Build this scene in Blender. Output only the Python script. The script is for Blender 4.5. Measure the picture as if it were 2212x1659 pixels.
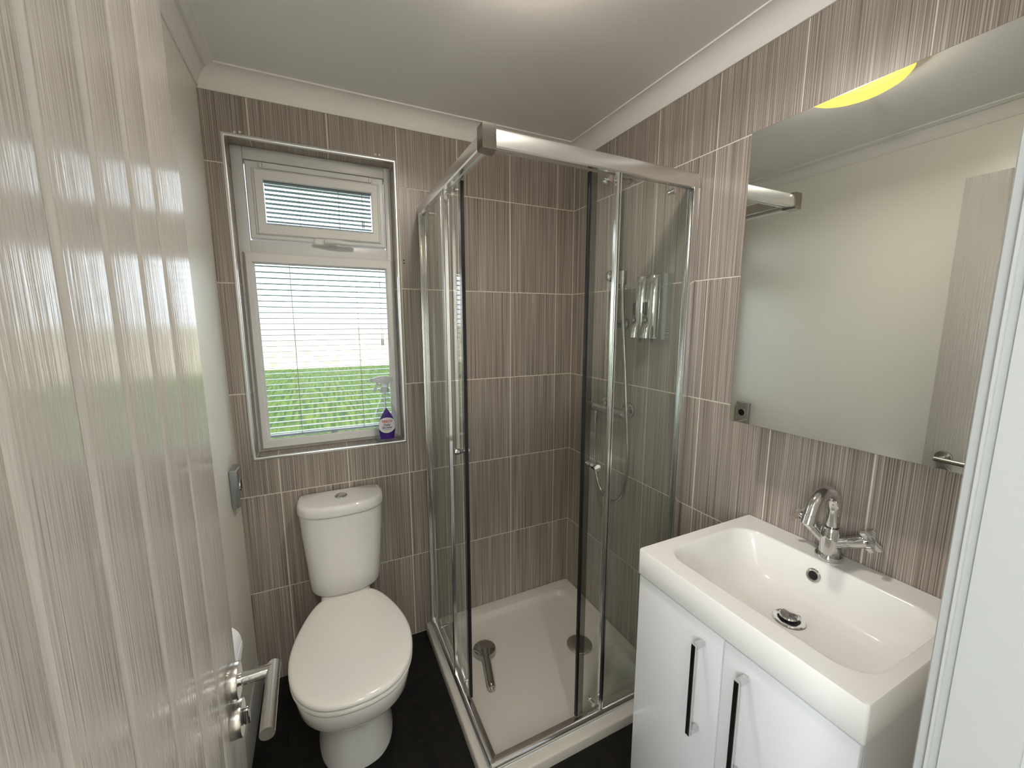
import bpy, bmesh, math, random
from mathutils import Vector, Matrix
random.seed(7)
for o in list(bpy.data.objects):
    bpy.data.objects.remove(o)
SC = bpy.context.scene
COL = SC.collection
PI = math.pi

# ------------------------------------------------------------------ camera
cd = bpy.data.cameras.new('camera')
cd.sensor_width = 36.0
cd.lens = 14.2675
cd.clip_start = 0.01
cd.clip_end = 500
cam = bpy.data.objects.new('camera', cd)
COL.objects.link(cam)
_X = Vector((0.90247386, -0.43074326, -0.00108613))
_Y = -Vector((-0.06518139, -0.13407178, -0.98882564))
_Z = -Vector((0.42578436, 0.89246008, -0.14907272))
M = Matrix((_X, _Y, _Z)).transposed().to_4x4()
M.translation = Vector((-1.18174, -1.76552, 1.46411))
cam.matrix_world = M
SC.camera = cam

# ------------------------------------------------------------------ light, exposure
SC.view_settings.view_transform = 'Standard'
SC.view_settings.look = 'None'
SC.view_settings.gamma = 1.0
SC.view_settings.use_curve_mapping = False
SC.view_settings.exposure = 0.92
SC.cycles.use_denoising = True
SC.cycles.max_bounces = 14
SC.cycles.diffuse_bounces = 6
SC.cycles.glossy_bounces = 8
SC.cycles.transmission_bounces = 8
SC.cycles.transparent_max_bounces = 24
SC.cycles.caustics_reflective = False
SC.cycles.caustics_refractive = False
SC.cycles.sample_clamp_indirect = 6.0

world = bpy.data.worlds.new('overcast_sky')
SC.world = world
world.use_nodes = True
# overcast sky: the standard brightness law, zenith three times the horizon
_wt = world.node_tree
_bg = _wt.nodes['Background']
_tc = _wt.nodes.new('ShaderNodeTexCoord')
_sp = _wt.nodes.new('ShaderNodeSeparateXYZ')
_wt.links.new(_tc.outputs['Generated'], _sp.inputs[0])
_mx = _wt.nodes.new('ShaderNodeMath'); _mx.operation = 'MAXIMUM'; _mx.inputs[1].default_value = 0.0
_wt.links.new(_sp.outputs[2], _mx.inputs[0])
_ma = _wt.nodes.new('ShaderNodeMath'); _ma.operation = 'MULTIPLY_ADD'
_wt.links.new(_mx.outputs[0], _ma.inputs[0])
SKY = 5.6        # zenith radiance
_ma.inputs[1].default_value = SKY * 2 / 3
_ma.inputs[2].default_value = SKY / 3
_wt.links.new(_ma.outputs[0], _bg.inputs[1])
_bg.inputs[0].default_value = (0.90, 0.95, 1.0, 1)
LAMP_W = 11.0     # bulb of the bathroom ceiling lamp
CWIN_FILL = 8.5       # glow of the added fill window in the corridor
CORR_W = 8.0     # bulb of the added, unseen corridor fill lamp

_pd = bpy.data.lights.new('window_portal', 'AREA')
_pd.shape = 'RECTANGLE'
_pd.size = 0.56
_pd.size_y = 1.14
_pd.cycles.is_portal = True
_po = bpy.data.objects.new('window_portal', _pd)
_po.location = (-1.143, 0.16, 1.525)
_po.rotation_euler = (-PI / 2, 0, 0)
COL.objects.link(_po)

# ------------------------------------------------------------------ helpers
ORG = {}


def tag(o, label=None, cat=None, group=None, kind=None):
    if label: o['label'] = label
    if cat: o['category'] = cat
    if group: o['group'] = group
    if kind: o['kind'] = kind
    return o


def thing(name, loc, label, cat, group=None, kind=None, rotz=0.0, local=False):
    o = bpy.data.objects.new(name, None)
    o.empty_display_size = 0.05
    o.location = loc
    o.rotation_euler = (0, 0, rotz)
    COL.objects.link(o)
    ORG[o.name] = Vector((0, 0, 0)) if local else Vector(loc)
    return tag(o, label, cat, group, kind)


def add(name, V, F, mat, parent=None, smooth=None, origin=None):
    V = [Vector(v) for v in V]
    if origin is None:
        lo = [min(v[i] for v in V) for i in range(3)]
        hi = [max(v[i] for v in V) for i in range(3)]
        if parent is None:
            origin = Vector(((lo[0] + hi[0]) / 2, (lo[1] + hi[1]) / 2, lo[2]))
        else:
            origin = Vector([(a + b) / 2 for a, b in zip(lo, hi)])
    origin = Vector(origin)
    me = bpy.data.meshes.new(name)
    me.from_pydata([v - origin for v in V], [], F)
    bm = bmesh.new()
    bm.from_mesh(me)
    bmesh.ops.recalc_face_normals(bm, faces=bm.faces)
    bm.to_mesh(me)
    bm.free()
    if smooth is not None:
        for p in me.polygons:
            p.use_smooth = True
        me.set_sharp_from_angle(angle=math.radians(smooth))
    if mat: me.materials.append(mat)
    o = bpy.data.objects.new(name, me)
    COL.objects.link(o)
    if parent is not None:
        o.parent = parent
        o.location = origin - ORG[parent.name]
    else:
        o.location = origin
    ORG[o.name] = origin
    return o


def box_data(lo, hi, bevel=0.0, seg=2):
    lo = Vector(lo); hi = Vector(hi)
    lo, hi = Vector([min(a, b) for a, b in zip(lo, hi)]), Vector([max(a, b) for a, b in zip(lo, hi)])
    bm = bmesh.new()
    bmesh.ops.create_cube(bm, size=1.0)
    s = hi - lo
    c = (hi + lo) / 2
    for v in bm.verts:
        v.co = Vector((v.co.x * s.x, v.co.y * s.y, v.co.z * s.z)) + c
    if bevel > 0:
        bmesh.ops.bevel(bm, geom=list(bm.edges), offset=bevel, segments=seg, profile=0.5, affect='EDGES', clamp_overlap=True)
    bm.verts.index_update()
    V = [v.co.copy() for v in bm.verts]
    F = [[v.index for v in f.verts] for f in bm.faces]
    bm.free()
    return V, F


def box(name, lo, hi, mat, parent=None, bevel=0.0, seg=2, smooth=None):
    V, F = box_data(lo, hi, bevel, seg)
    return add(name, V, F, mat, parent, smooth if smooth is not None else (35 if bevel > 0 else None))


def merge(parts):
    V, F = [], []
    for v, f in parts:
        n = len(V)
        V += list(v)
        F += [[i + n for i in q] for q in f]
    return V, F


def boxes(name, L, mat, parent=None, bevel=0.0, seg=1):
    V, F = merge([box_data(a, b, bevel, seg) for a, b in L])
    return add(name, V, F, mat, parent, 35 if bevel > 0 else None)


def loft_data(rings, cap0=True, cap1=True, closed=True):
    n = len(rings[0])
    V = [Vector(p) for r in rings for p in r]
    F = []
    m = n if closed else n - 1
    for i in range(len(rings) - 1):
        for j in range(m):
            a = i * n + j
            b = i * n + (j + 1) % n
            F.append([a, b, b + n, a + n])
    if cap0: F.append(list(range(n))[::-1])
    if cap1: F.append([(len(rings) - 1) * n + j for j in range(n)])
    return V, F


def loft(name, rings, mat, parent=None, cap0=True, cap1=True, smooth=40):
    V, F = loft_data(rings, cap0, cap1)
    return add(name, V, F, mat, parent, smooth)


def tube_data(pts, r, seg=12, caps=True):
    pts = [Vector(p) for p in pts]
    n = len(pts)
    rs = r if isinstance(r, (list, tuple)) else [r] * n
    T = []
    for i in range(n):
        a = pts[max(i - 1, 0)]
        b = pts[min(i + 1, n - 1)]
        t = (b - a)
        T.append(t.normalized() if t.length > 1e-9 else (T[-1] if T else Vector((0, 0, 1))))
    up = Vector((0, 0, 1)) if abs(T[0].z) < 0.9 else Vector((1, 0, 0))
    N = (up - T[0] * up.dot(T[0])).normalized()
    rings = []
    for i in range(n):
        N = N - T[i] * N.dot(T[i])
        N.normalize()
        B = T[i].cross(N)
        rings.append([pts[i] + (N * math.cos(2 * PI * k / seg) + B * math.sin(2 * PI * k / seg)) * rs[i] for k in range(seg)])
    return loft_data(rings, caps, caps)


def tube(name, pts, r, mat, parent=None, seg=12, smooth=40):
    V, F = tube_data(pts, r, seg)
    return add(name, V, F, mat, parent, smooth)


def cyl(name, a, b, r, mat, parent=None, seg=24, bevel=0.0):
    """cylinder from a to b with softened ends"""
    a = Vector(a); b = Vector(b)
    d = (b - a).normalized()
    if bevel > 0:
        V, F = tube_data([a, a, a + d * bevel, b - d * bevel, b, b][1:5], [r - bevel, r, r, r - bevel], seg)
        return add(name, V, F, mat, parent, 50)
    V, F = tube_data([a, b], r, seg)
    return add(name, V, F, mat, parent, 40)


def lathe_data(prof, base, axis, seg=32):
    """prof: (radius, height along axis)"""
    axis = Vector(axis).normalized()
    up = Vector((0, 0, 1)) if abs(axis.z) < 0.9 else Vector((1, 0, 0))
    N = (up - axis * up.dot(axis)).normalized()
    B = axis.cross(N)
    base = Vector(base)
    rings = [[base + axis * h + (N * math.cos(2 * PI * k / seg) + B * math.sin(2 * PI * k / seg)) * max(r, 1e-5) for k in range(seg)] for r, h in prof]
    return loft_data(rings, True, True)


def lathe(name, prof, base, axis, mat, parent=None, seg=32, smooth=40):
    V, F = lathe_data(prof, base, axis, seg)
    return add(name, V, F, mat, parent, smooth)


def catmull(P, n=6, closed=False):
    P = [Vector(p) for p in P]
    out = []
    m = len(P)
    rng = range(m) if closed else range(m - 1)
    for i in rng:
        if closed:
            p0, p1, p2, p3 = P[(i - 1) % m], P[i], P[(i + 1) % m], P[(i + 2) % m]
        else:
            p0, p1, p2, p3 = P[max(i - 1, 0)], P[i], P[i + 1], P[min(i + 2, m - 1)]
        for k in range(n):
            t = k / n
            out.append(0.5 * ((2 * p1) + (p2 - p0) * t + (2 * p0 - 5 * p1 + 4 * p2 - p3) * t * t + (3 * p1 - p0 - 3 * p2 + p3) * t ** 3))
    if not closed: out.append(P[-1])
    return out


def rrect(cx, cy, hx, hy, r, k=8):
    """rounded rectangle, 4*(k+1) points"""
    out = []
    for sx, sy, a0 in ((1, 1, 0), (-1, 1, PI / 2), (-1, -1, PI), (1, -1, 3 * PI / 2)):
        for i in range(k + 1):
            a = a0 + PI / 2 * i / k
            out.append((cx + sx * (hx - r) + r * math.cos(a), cy + sy * (hy - r) + r * math.sin(a)))
    return out


def ring_frame(name, x0, x1, z0, z1, w, y0, y1, mat, parent, bevel=0.003):
    """rectangular frame lying in the xz plane; w = (left, right, bottom, top)"""
    l, r, b, t = w
    out = [(x0, z0), (x1, z0), (x1, z1), (x0, z1)]
    inn = [(x0 + l, z0 + b), (x1 - r, z0 + b), (x1 - r, z1 - t), (x0 + l, z1 - t)]
    s = bevel
    o2 = [(x0 + s, z0 + s), (x1 - s, z0 + s), (x1 - s, z1 - s), (x0 + s, z1 - s)]
    i2 = [(x0 + l - s, z0 + b - s), (x1 - r + s, z0 + b - s), (x1 - r + s, z1 - t + s), (x0 + l - s, z1 - t + s)]
    R = [[(x, y1, z) for x, z in out], [(x, y0 + s, z) for x, z in out], [(x, y0, z) for x, z in o2],
         [(x, y0, z) for x, z in i2], [(x, y0 + s, z) for x, z in inn], [(x, y1, z) for x, z in inn]]
    V, F = loft_data(R + [R[0]], False, False)
    return add(name, V, F, mat, parent)


# ------------------------------------------------------------------ materials
def srgb(r, g, b):
    f = lambda c: (c / 255 / 12.92) if c / 255 <= 0.04045 else ((c / 255 + 0.055) / 1.055) ** 2.4
    return (f(r), f(g), f(b), 1)


def pmat(name, col, rough=0.5, metal=0.0, spec=0.5, **kw):
    m = bpy.data.materials.new(name)
    m.use_nodes = True
    b = m.node_tree.nodes['Principled BSDF']
    b.inputs['Base Color'].default_value = col if len(col) == 4 else (*col, 1)
    b.inputs['Roughness'].default_value = rough
    b.inputs['Metallic'].default_value = metal
    b.inputs['Specular IOR Level'].default_value = spec
    for k, v in kw.items():
        b.inputs[k].default_value = v
    return m


class NT:
    def __init__(s, m):
        s.t = m.node_tree
        s.n = s.t.nodes

    def new(s, ty, **kw):
        n = s.n.new(ty)
        for k, v in kw.items():
            setattr(n, k, v)
        return n

    def link(s, a, b):
        s.t.links.new(a, b)

    def math(s, op, a, b=None):
        n = s.new('ShaderNodeMath', operation=op)
        for i, x in enumerate((a, b)):
            if x is None: continue
            if isinstance(x, (int, float)): n.inputs[i].default_value = x
            else: s.link(x, n.inputs[i])
        return n.outputs[0]


def add_bump(m, scale=(60, 60, 60), strength=0.1, dist=0.002, detail=3, coord='Object', nscale=1.0):
    t = NT(m)
    tc = t.new('ShaderNodeTexCoord')
    mp = t.new('ShaderNodeMapping')
    mp.inputs['Scale'].default_value = scale
    t.link(tc.outputs[coord], mp.inputs[0])
    nz = t.new('ShaderNodeTexNoise')
    nz.inputs['Scale'].default_value = nscale
    nz.inputs['Detail'].default_value = detail
    t.link(mp.outputs[0], nz.inputs['Vector'])
    bp = t.new('ShaderNodeBump')
    bp.inputs['Strength'].default_value = strength
    bp.inputs['Distance'].default_value = dist
    t.link(nz.outputs['Fac'], bp.inputs['Height'])
    t.link(bp.outputs[0], m.node_tree.nodes['Principled BSDF'].inputs['Normal'])
    return m


def tile_material():
    m = pmat('striped_tile', (0.2, 0.16, 0.13), 0.33)
    t = NT(m)
    b = m.node_tree.nodes['Principled BSDF']
    tc = t.new('ShaderNodeTexCoord')
    oi = t.new('ShaderNodeObjectInfo')
    sx = t.new('ShaderNodeSeparateXYZ')
    t.link(tc.outputs['Object'], sx.inputs[0])
    off = t.math('MULTIPLY', oi.outputs['Random'], 37.0)
    x = t.math('ADD', sx.outputs[0], off)
    def band(f, zf, det):
        c = t.new('ShaderNodeCombineXYZ')
        t.link(t.math('MULTIPLY', x, f), c.inputs[0])
        t.link(t.math('MULTIPLY', sx.outputs[2], zf), c.inputs[2])
        n = t.new('ShaderNodeTexNoise')
        n.inputs['Scale'].default_value = 1.0
        n.inputs['Detail'].default_value = det
        t.link(c.outputs[0], n.inputs['Vector'])
        return n.outputs['Fac']
    a = band(420, 1.2, 2.0)
    c = band(95, 0.5, 1.0)
    d = band(18, 0.3, 1.0)
    s = t.math('ADD', t.math('ADD', t.math('MULTIPLY', a, 0.74), t.math('MULTIPLY', c, 0.22)), t.math('MULTIPLY', d, 0.12))
    rp = t.new('ShaderNodeValToRGB')
    e = rp.color_ramp.elements
    e[0].position = 0.40; e[0].color = srgb(106, 96, 88)
    e[1].position = 0.68; e[1].color = srgb(204, 195, 186)
    q = rp.color_ramp.elements.new(0.52); q.color = srgb(146, 135, 125)
    t.link(s, rp.inputs[0])
    t.link(rp.outputs[0], b.inputs['Base Color'])
    return m


def glass_material(name, tint, ior=1.5, gl_rough=0.0, refl=1.0, haze=0.0):
    """thin pane: straight-through tint plus a Fresnel reflection"""
    m = bpy.data.materials.new(name)
    m.use_nodes = True
    t = NT(m)
    for n in list(t.n): t.n.remove(n)
    out = t.new('ShaderNodeOutputMaterial')
    mix = t.new('ShaderNodeMixShader')
    fr = t.new('ShaderNodeFresnel')
    fr.inputs['IOR'].default_value = ior
    tr = t.new('ShaderNodeBsdfTransparent')
    tr.inputs[0].default_value = (*tint, 1)
    gl = t.new('ShaderNodeBsdfGlossy')
    gl.inputs['Roughness'].default_value = gl_rough
    gl.inputs[0].default_value = (refl, refl, refl, 1)
    geo = t.new('ShaderNodeNewGeometry')
    # IOR is inverted inside a closed pane: only the outer faces reflect
    t.link(t.math('MULTIPLY', fr.outputs[0], t.math('SUBTRACT', 1.0, geo.outputs['Backfacing'])), mix.inputs[0])
    base = tr
    if haze > 0:
        df = t.new('ShaderNodeBsdfDiffuse')
        df.inputs[0].default_value = (0.8, 0.82, 0.8, 1)
        hz_ = t.new('ShaderNodeMixShader')
        hz_.inputs[0].default_value = haze
        t.link(tr.outputs[0], hz_.inputs[1])
        t.link(df.outputs[0], hz_.inputs[2])
        base = hz_
    t.link(base.outputs[0], mix.inputs[1])
    t.link(gl.outputs[0], mix.inputs[2])
    t.link(mix.outputs[0], out.inputs[0])
    return m


def emit_material(name, col, strength):
    m = bpy.data.materials.new(name)
    m.use_nodes = True
    t = NT(m)
    for n in list(t.n): t.n.remove(n)
    out = t.new('ShaderNodeOutputMaterial')
    e = t.new('ShaderNodeEmission')
    e.inputs[0].default_value = (*col, 1)
    e.inputs[1].default_value = strength
    t.link(e.outputs[0], out.inputs[0])
    return m


TILE = tile_material()
GROUT = pmat('grout', srgb(232, 225, 212), 0.8)
CREAM = add_bump(pmat('cream_wall_board', srgb(240, 238, 228), 0.34, spec=0.6), (220, 220, 220), 0.12, 0.001)
CEIL = add_bump(pmat('ceiling_paint', srgb(238, 237, 235), 0.75), (260, 260, 260), 0.25, 0.001)
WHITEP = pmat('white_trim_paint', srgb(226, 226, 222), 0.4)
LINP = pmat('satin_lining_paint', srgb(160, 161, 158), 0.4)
UPVC = pmat('white_upvc', srgb(222, 222, 222), 0.32)
UPVCG = pmat('blind_frame_white', srgb(228, 227, 224), 0.4)
CHROME = pmat('chrome', (0.70, 0.70, 0.70), 0.06, 1.0)
ALU = pmat('polished_aluminium', (0.88, 0.88, 0.89), 0.16, 1.0)
RAILM = pmat('brushed_bright_aluminium', (0.92, 0.92, 0.91), 0.27, 1.0)
TRIMM = pmat('bright_tile_trim', (0.88, 0.88, 0.89), 0.3, 1.0)
REFLCH = pmat('chrome_dark_reflections', (0.50, 0.49, 0.47), 0.12, 1.0)  # plain chrome; the dark room it reflects is put into the base colour
SATIN = pmat('satin_nickel', (0.62, 0.59, 0.55), 0.27, 1.0)
DARKCH = pmat('dark_chrome_cap', (0.35, 0.33, 0.30), 0.2, 1.0)
BLACK = pmat('black_seal', (0.006, 0.006, 0.008), 0.45)
DARK = pmat('dark_plastic', (0.02, 0.02, 0.022), 0.35)
CERAMIC = pmat('white_ceramic', srgb(238, 237, 233), 0.09, spec=0.5)
SEATM = pmat('seat_plastic', srgb(238, 235, 229), 0.12)
ACRYL = pmat('tray_acrylic', srgb(212, 206, 196), 0.28)
BASINM = pmat('basin_polymarble', srgb(240, 239, 236), 0.12)
GLOSSW = pmat('gloss_white_lacquer', srgb(230, 231, 234), 0.12)
PAPER = add_bump(pmat('tissue_paper', srgb(240, 239, 243), 0.9), (90, 90, 90), 0.5, 0.003)
GLASS = glass_material('shower_glass', (0.962, 0.978, 0.966), 1.5, haze=0.025)
WGLASS = glass_material('window_glass', (0.95, 0.97, 0.98), 1.5)
SEALC = glass_material('clear_seal_strip', (0.62, 0.62, 0.62), 1.5, 0.25)
MIRROR = pmat('mirror_silver', (0.86, 0.89, 0.87), 0.0, 1.0)
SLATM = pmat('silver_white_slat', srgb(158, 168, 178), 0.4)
CORDM = pmat('grey_cord', srgb(150, 150, 152), 0.6)


def door_material():
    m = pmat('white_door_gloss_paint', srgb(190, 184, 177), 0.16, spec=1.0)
    t = NT(m)
    b = m.node_tree.nodes['Principled BSDF']
    tc = t.new('ShaderNodeTexCoord')
    mp = t.new('ShaderNodeMapping')
    mp.inputs['Scale'].default_value = (1, 230, 5)
    t.link(tc.outputs['Object'], mp.inputs[0])
    nz = t.new('ShaderNodeTexNoise')
    nz.inputs['Scale'].default_value = 1.0
    nz.inputs['Detail'].default_value = 3.0
    nz.inputs['Distortion'].default_value = 0.4
    t.link(mp.outputs[0], nz.inputs['Vector'])
    bp = t.new('ShaderNodeBump')
    bp.inputs['Strength'].default_value = 1.0
    bp.inputs['Distance'].default_value = 0.0019
    t.link(nz.outputs['Fac'], bp.inputs['Height'])
    t.link(bp.outputs[0], b.inputs['Normal'])
    return m


DOORM = door_material()
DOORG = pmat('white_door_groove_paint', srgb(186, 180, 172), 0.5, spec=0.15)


def floor_material():
    m = pmat('dark_slate_vinyl', (0.012, 0.011, 0.010), 0.5, spec=0.3)
    t = NT(m)
    b = m.node_tree.nodes['Principled BSDF']
    tc = t.new('ShaderNodeTexCoord')
    nz = t.new('ShaderNodeTexNoise')
    nz.inputs['Scale'].default_value = 22
    nz.inputs['Detail'].default_value = 5
    t.link(tc.outputs['Object'], nz.inputs['Vector'])
    rp = t.new('ShaderNodeValToRGB')
    rp.color_ramp.elements[0].position = 0.35
    rp.color_ramp.elements[0].color = (0.003, 0.0028, 0.0026, 1)
    rp.color_ramp.elements[1].position = 0.75
    rp.color_ramp.elements[1].color = (0.014, 0.012, 0.010, 1)
    t.link(nz.outputs['Fac'], rp.inputs[0])
    t.link(rp.outputs[0], b.inputs['Base Color'])
    return m


VINYL = floor_material()


def field_material(name, c0, c1, sx, sy):
    m = pmat(name, c0, 0.9, spec=0.1)
    t = NT(m)
    b = m.node_tree.nodes['Principled BSDF']
    tc = t.new('ShaderNodeTexCoord')
    mp = t.new('ShaderNodeMapping')
    mp.inputs['Scale'].default_value = (sx, sy, 1)
    t.link(tc.outputs['Object'], mp.inputs[0])
    nz = t.new('ShaderNodeTexNoise')
    nz.inputs['Scale'].default_value = 1.0
    nz.inputs['Detail'].default_value = 4
    t.link(mp.outputs[0], nz.inputs['Vector'])
    rp = t.new('ShaderNodeValToRGB')
    rp.color_ramp.elements[0].position = 0.38
    rp.color_ramp.elements[0].color = (*c0, 1)
    rp.color_ramp.elements[1].position = 0.62
    rp.color_ramp.elements[1].color = (*c1, 1)
    t.link(nz.outputs['Fac'], rp.inputs[0])
    t.link(rp.outputs[0], b.inputs['Base Color'])
    return m


GRASS = field_material('meadow_grass', (0.008, 0.025, 0.0008), (0.044, 0.070, 0.005), 16, 0.9)
STRAW = field_material('ripe_wheat', (0.15, 0.13, 0.075), (0.30, 0.27, 0.19), 3, 0.2)

# ------------------------------------------------------------------ constants
XL = -1.487          # left wall
YN = -1.648          # doorway wall, room side
YC = -1.695          # doorway wall, corridor side
ZC = 2.292           # ceiling
TW, TH = 0.2505, 0.40135
WX0, WX1, WZ0, WZ1 = -1.421, -0.866, 0.957, 2.094      # window opening (inside of chrome trim)

# ------------------------------------------------------------------ room shell
def struct(name, L, mat, label, cat):
    o = boxes(name, L, mat)
    # keep shell objects on the world origin so that children sit in world coordinates
    off = o.location.copy()
    for v in o.data.vertices: v.co += off
    o.location = (0, 0, 0)
    ORG[o.name] = Vector((0, 0, 0))
    return tag(o, label, cat, kind='structure')


floor = struct('floor', [((-2.4, -3.2, -0.06), (0.8, 0.13, -0.002))], pmat('floor_base', (0.004, 0.004, 0.004), 0.7),
               'near-black vinyl floor of the shower room', 'floor')
gx = [XL, -1.367, -0.910, -0.453, 0.0]
gy = [0.0, -1.2, YN - 0.02]
for i in range(4):
    for j in range(2):
        box('floor_tile', (gx[i] + 0.0007, gy[j + 1] + 0.0007, -0.002), (gx[i + 1] - 0.0007, gy[j] - 0.0007, 0.0), VINYL, floor)
box('floor_tile', (-2.4, -3.2, -0.002), (0.8, YN - 0.022, 0.0), VINYL, floor)

ceiling = struct('ceiling', [((-2.4, -3.2, ZC), (0.8, 0.13, ZC + 0.08))], CEIL, 'plain off-white ceiling', 'ceiling')
wall_left = struct('wall_left', [((XL - 0.1, YC, -0.002), (XL, 0.13, ZC))], CREAM, 'smooth cream board wall behind the open door', 'wall')
hx0, hx1, hz0, hz1 = WX0 - 0.0015, WX1 + 0.0015, WZ0 - 0.0015, WZ1 + 0.0015
g = 0.0015
wall_far = struct('wall_far', [((XL, g, -0.002), (hx0, 0.13, ZC)), ((hx1, g, -0.002), (0.1, 0.13, ZC)),
                               ((hx0, g, -0.002), (hx1, 0.13, hz0)), ((hx0, g, hz1), (hx1, 0.13, ZC))], GROUT,
                  'window wall clad in brown-grey striped tiles', 'wall')
wall_right = struct('wall_right', [((g, YN, -0.002), (0.1, g, ZC))], GROUT, 'striped tile wall behind the basin and shower valve', 'wall')
DX0, DX1, DZ = -1.366, -0.726, 2.022    # door opening
wall_near = struct('wall_near', [((XL, YC, -0.002), (DX0 - 0.02, YN, ZC)), ((DX1 + 0.02, YC, -0.002), (0.1, YN, ZC)),
                                 ((DX0 - 0.02, YC, DZ + 0.02), (DX1 + 0.02, YN, ZC))], CREAM, 'cream wall around the doorway the view is taken from', 'wall')
struct('wall_corridor', [((-2.4, -3.2, -0.002), (-2.3, YC, ZC)), ((0.7, -3.2, -0.002), (0.8, YC, ZC)), ((-2.3, -3.2, -0.002), (0.7, -3.1, ZC)),
                         ((-2.3, YC, -0.002), (XL - 0.1, YC + 0.08, ZC)), ((0.1, YC, -0.002), (0.7, YC + 0.08, ZC))], CREAM,
       'cream corridor walls behind the viewpoint', 'wall')

# ---- unseen corridor window with a glowing pane, added to light the vanity side
cfill_win = thing('fill_window', (-2.295, -2.35, 0.95), 'glowing fill window added in the corridor behind the viewpoint', 'window', kind='structure')
boxes('frame', [((-2.30, -2.80, 0.95), (-2.27, -2.75, 2.05)), ((-2.30, -1.95, 0.95), (-2.27, -1.90, 2.05)), ((-2.30, -2.75, 0.95), (-2.27, -1.95, 1.0)), ((-2.30, -2.75, 2.0), (-2.27, -1.95, 2.05))], UPVC, cfill_win, 0.003)
box('pane', (-2.298, -2.75, 1.0), (-2.285, -1.95, 2.0), emit_material('fill_pane_glow', (0.92, 0.97, 1.0), CWIN_FILL), cfill_win)

# ---- wall tiles: each tile its own piece, proud of the grout
TILE_CACHE = {}


def cells_mesh(name, A, B, filled, t, key=None):
    """prism over a grid of cells, local x = A, z = B, y from 0 (front) to t"""
    if key is not None and key in TILE_CACHE: return TILE_CACHE[key]
    V, F, idx = [], [], {}
    def v(i, k, s):
        q = (i, k, s)
        if q not in idx:
            idx[q] = len(V)
            V.append((A[i], 0.0 if s == 0 else t, B[k]))
        return idx[q]
    for (i, k) in filled:
        F.append([v(i, k, 0), v(i + 1, k, 0), v(i + 1, k + 1, 0), v(i, k + 1, 0)])
        for di, dk, p, q in ((-1, 0, (i, k), (i, k + 1)), (1, 0, (i + 1, k), (i + 1, k + 1)), (0, -1, (i, k), (i + 1, k)), (0, 1, (i, k + 1), (i + 1, k + 1))):
            if (i + di, k + dk) not in filled:
                F.append([v(*p, 0), v(*q, 0), v(*q, 1), v(*p, 1)])
    me = bpy.data.meshes.new(name)
    me.from_pydata(V, [], F)
    bm = bmesh.new(); bm.from_mesh(me)
    bmesh.ops.recalc_face_normals(bm, faces=bm.faces)
    bm.to_mesh(me); bm.free()
    me.materials.append(TILE)
    if key is not None: TILE_CACHE[key] = me
    return me


def tile(parent, a0, a1, b0, b1, place, hole=None, t=0.0015, name='tile'):
    """place(ca, cb) -> (location, euler)"""
    ca, cb = (a0 + a1) / 2, (b0 + b1) / 2
    A, B = [a0, a1], [b0, b1]
    filled = {(0, 0)}
    key = (round(a1 - a0, 4), round(b1 - b0, 4))
    if hole:
        h0, h1, k0, k1 = hole
        if a0 < h1 and a1 > h0 and b0 < k1 and b1 > k0:
            A = sorted(set([a0, a1] + [x for x in (h0, h1) if a0 < x < a1]))
            B = sorted(set([b0, b1] + [x for x in (k0, k1) if b0 < x < b1]))
            filled = set()
            for i in range(len(A) - 1):
                for k in range(len(B) - 1):
                    x, z = (A[i] + A[i + 1]) / 2, (B[k] + B[k + 1]) / 2
                    if not (h0 < x < h1 and k0 < z < k1): filled.add((i, k))
            if not filled: return
            key = None
    me = cells_mesh(name, [x - ca for x in A], [z - cb for z in B], filled, t, key)
    o = bpy.data.objects.new(name, me)
    loc, eul = place(ca, cb)
    o.location = loc
    o.rotation_euler = eul
    o.parent = parent
    COL.objects.link(o)
    return o


J = 0.0021   # half joint
rows = [i * TH for i in range(6)] + [2.26]
# far wall: a = x
cols = [0.0 - 0.0] + [-(0.09707 + TW * k) for k in range(6)] + [XL]
cols = cols[::-1]
whole = (WX0 - 0.006, WX1 + 0.006, WZ0 - 0.006, WZ1 + 0.006)
for i in range(len(cols) - 1):
    a0, a1 = cols[i] + (J if i else 0.001), cols[i + 1] - J
    if a1 - a0 < 0.004: continue
    for k in range(6):
        tile(wall_far, a0, a1, rows[k] + J, rows[k + 1] - J, lambda ca, cb: ((ca, 0, cb), (0, 0, 0)), whole)
# right wall: a = distance from the corner towards the viewer
rc = [0.0] + [0.0461 + TW * k for k in range(7)] + [-YN]
for i in range(len(rc) - 1):
    a0, a1 = rc[i] + J, rc[i + 1] - J
    if a1 - a0 < 0.004: continue
    for k in range(6):
        tile(wall_right, a0, a1, rows[k] + J, rows[k + 1] - J, lambda ca, cb: ((0, -ca, cb), (0, 0, -PI / 2)))
# window reveal tiles
cuts = [WX0] + [x for x in cols if WX0 < x < WX1] + [WX1]
for i in range(len(cuts) - 1):
    a0, a1 = cuts[i] + J, cuts[i + 1] - J
    tile(wall_far, a0, a1, 0.004, 0.066, lambda ca, cb: ((ca, cb, WZ0), (-PI / 2, 0, 0)), name='sill_tile')
    tile(wall_far, a0, a1, 0.004, 0.066, lambda ca, cb: ((ca, cb, WZ1), (PI / 2, 0, 0)), name='reveal_tile')
rz = [WZ0] + [z for z in rows if WZ0 < z < WZ1] + [WZ1]
for k in range(len(rz) - 1):
    tile(wall_far, 0.004, 0.066, rz[k] + J, rz[k + 1] - J, lambda ca, cb: ((WX0, ca, cb), (0, 0, PI / 2)), name='reveal_tile')
    tile(wall_far, 0.004, 0.066, rz[k] + J, rz[k + 1] - J, lambda ca, cb: ((WX1, ca, cb), (0, 0, -PI / 2)), name='reveal_tile')
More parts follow.
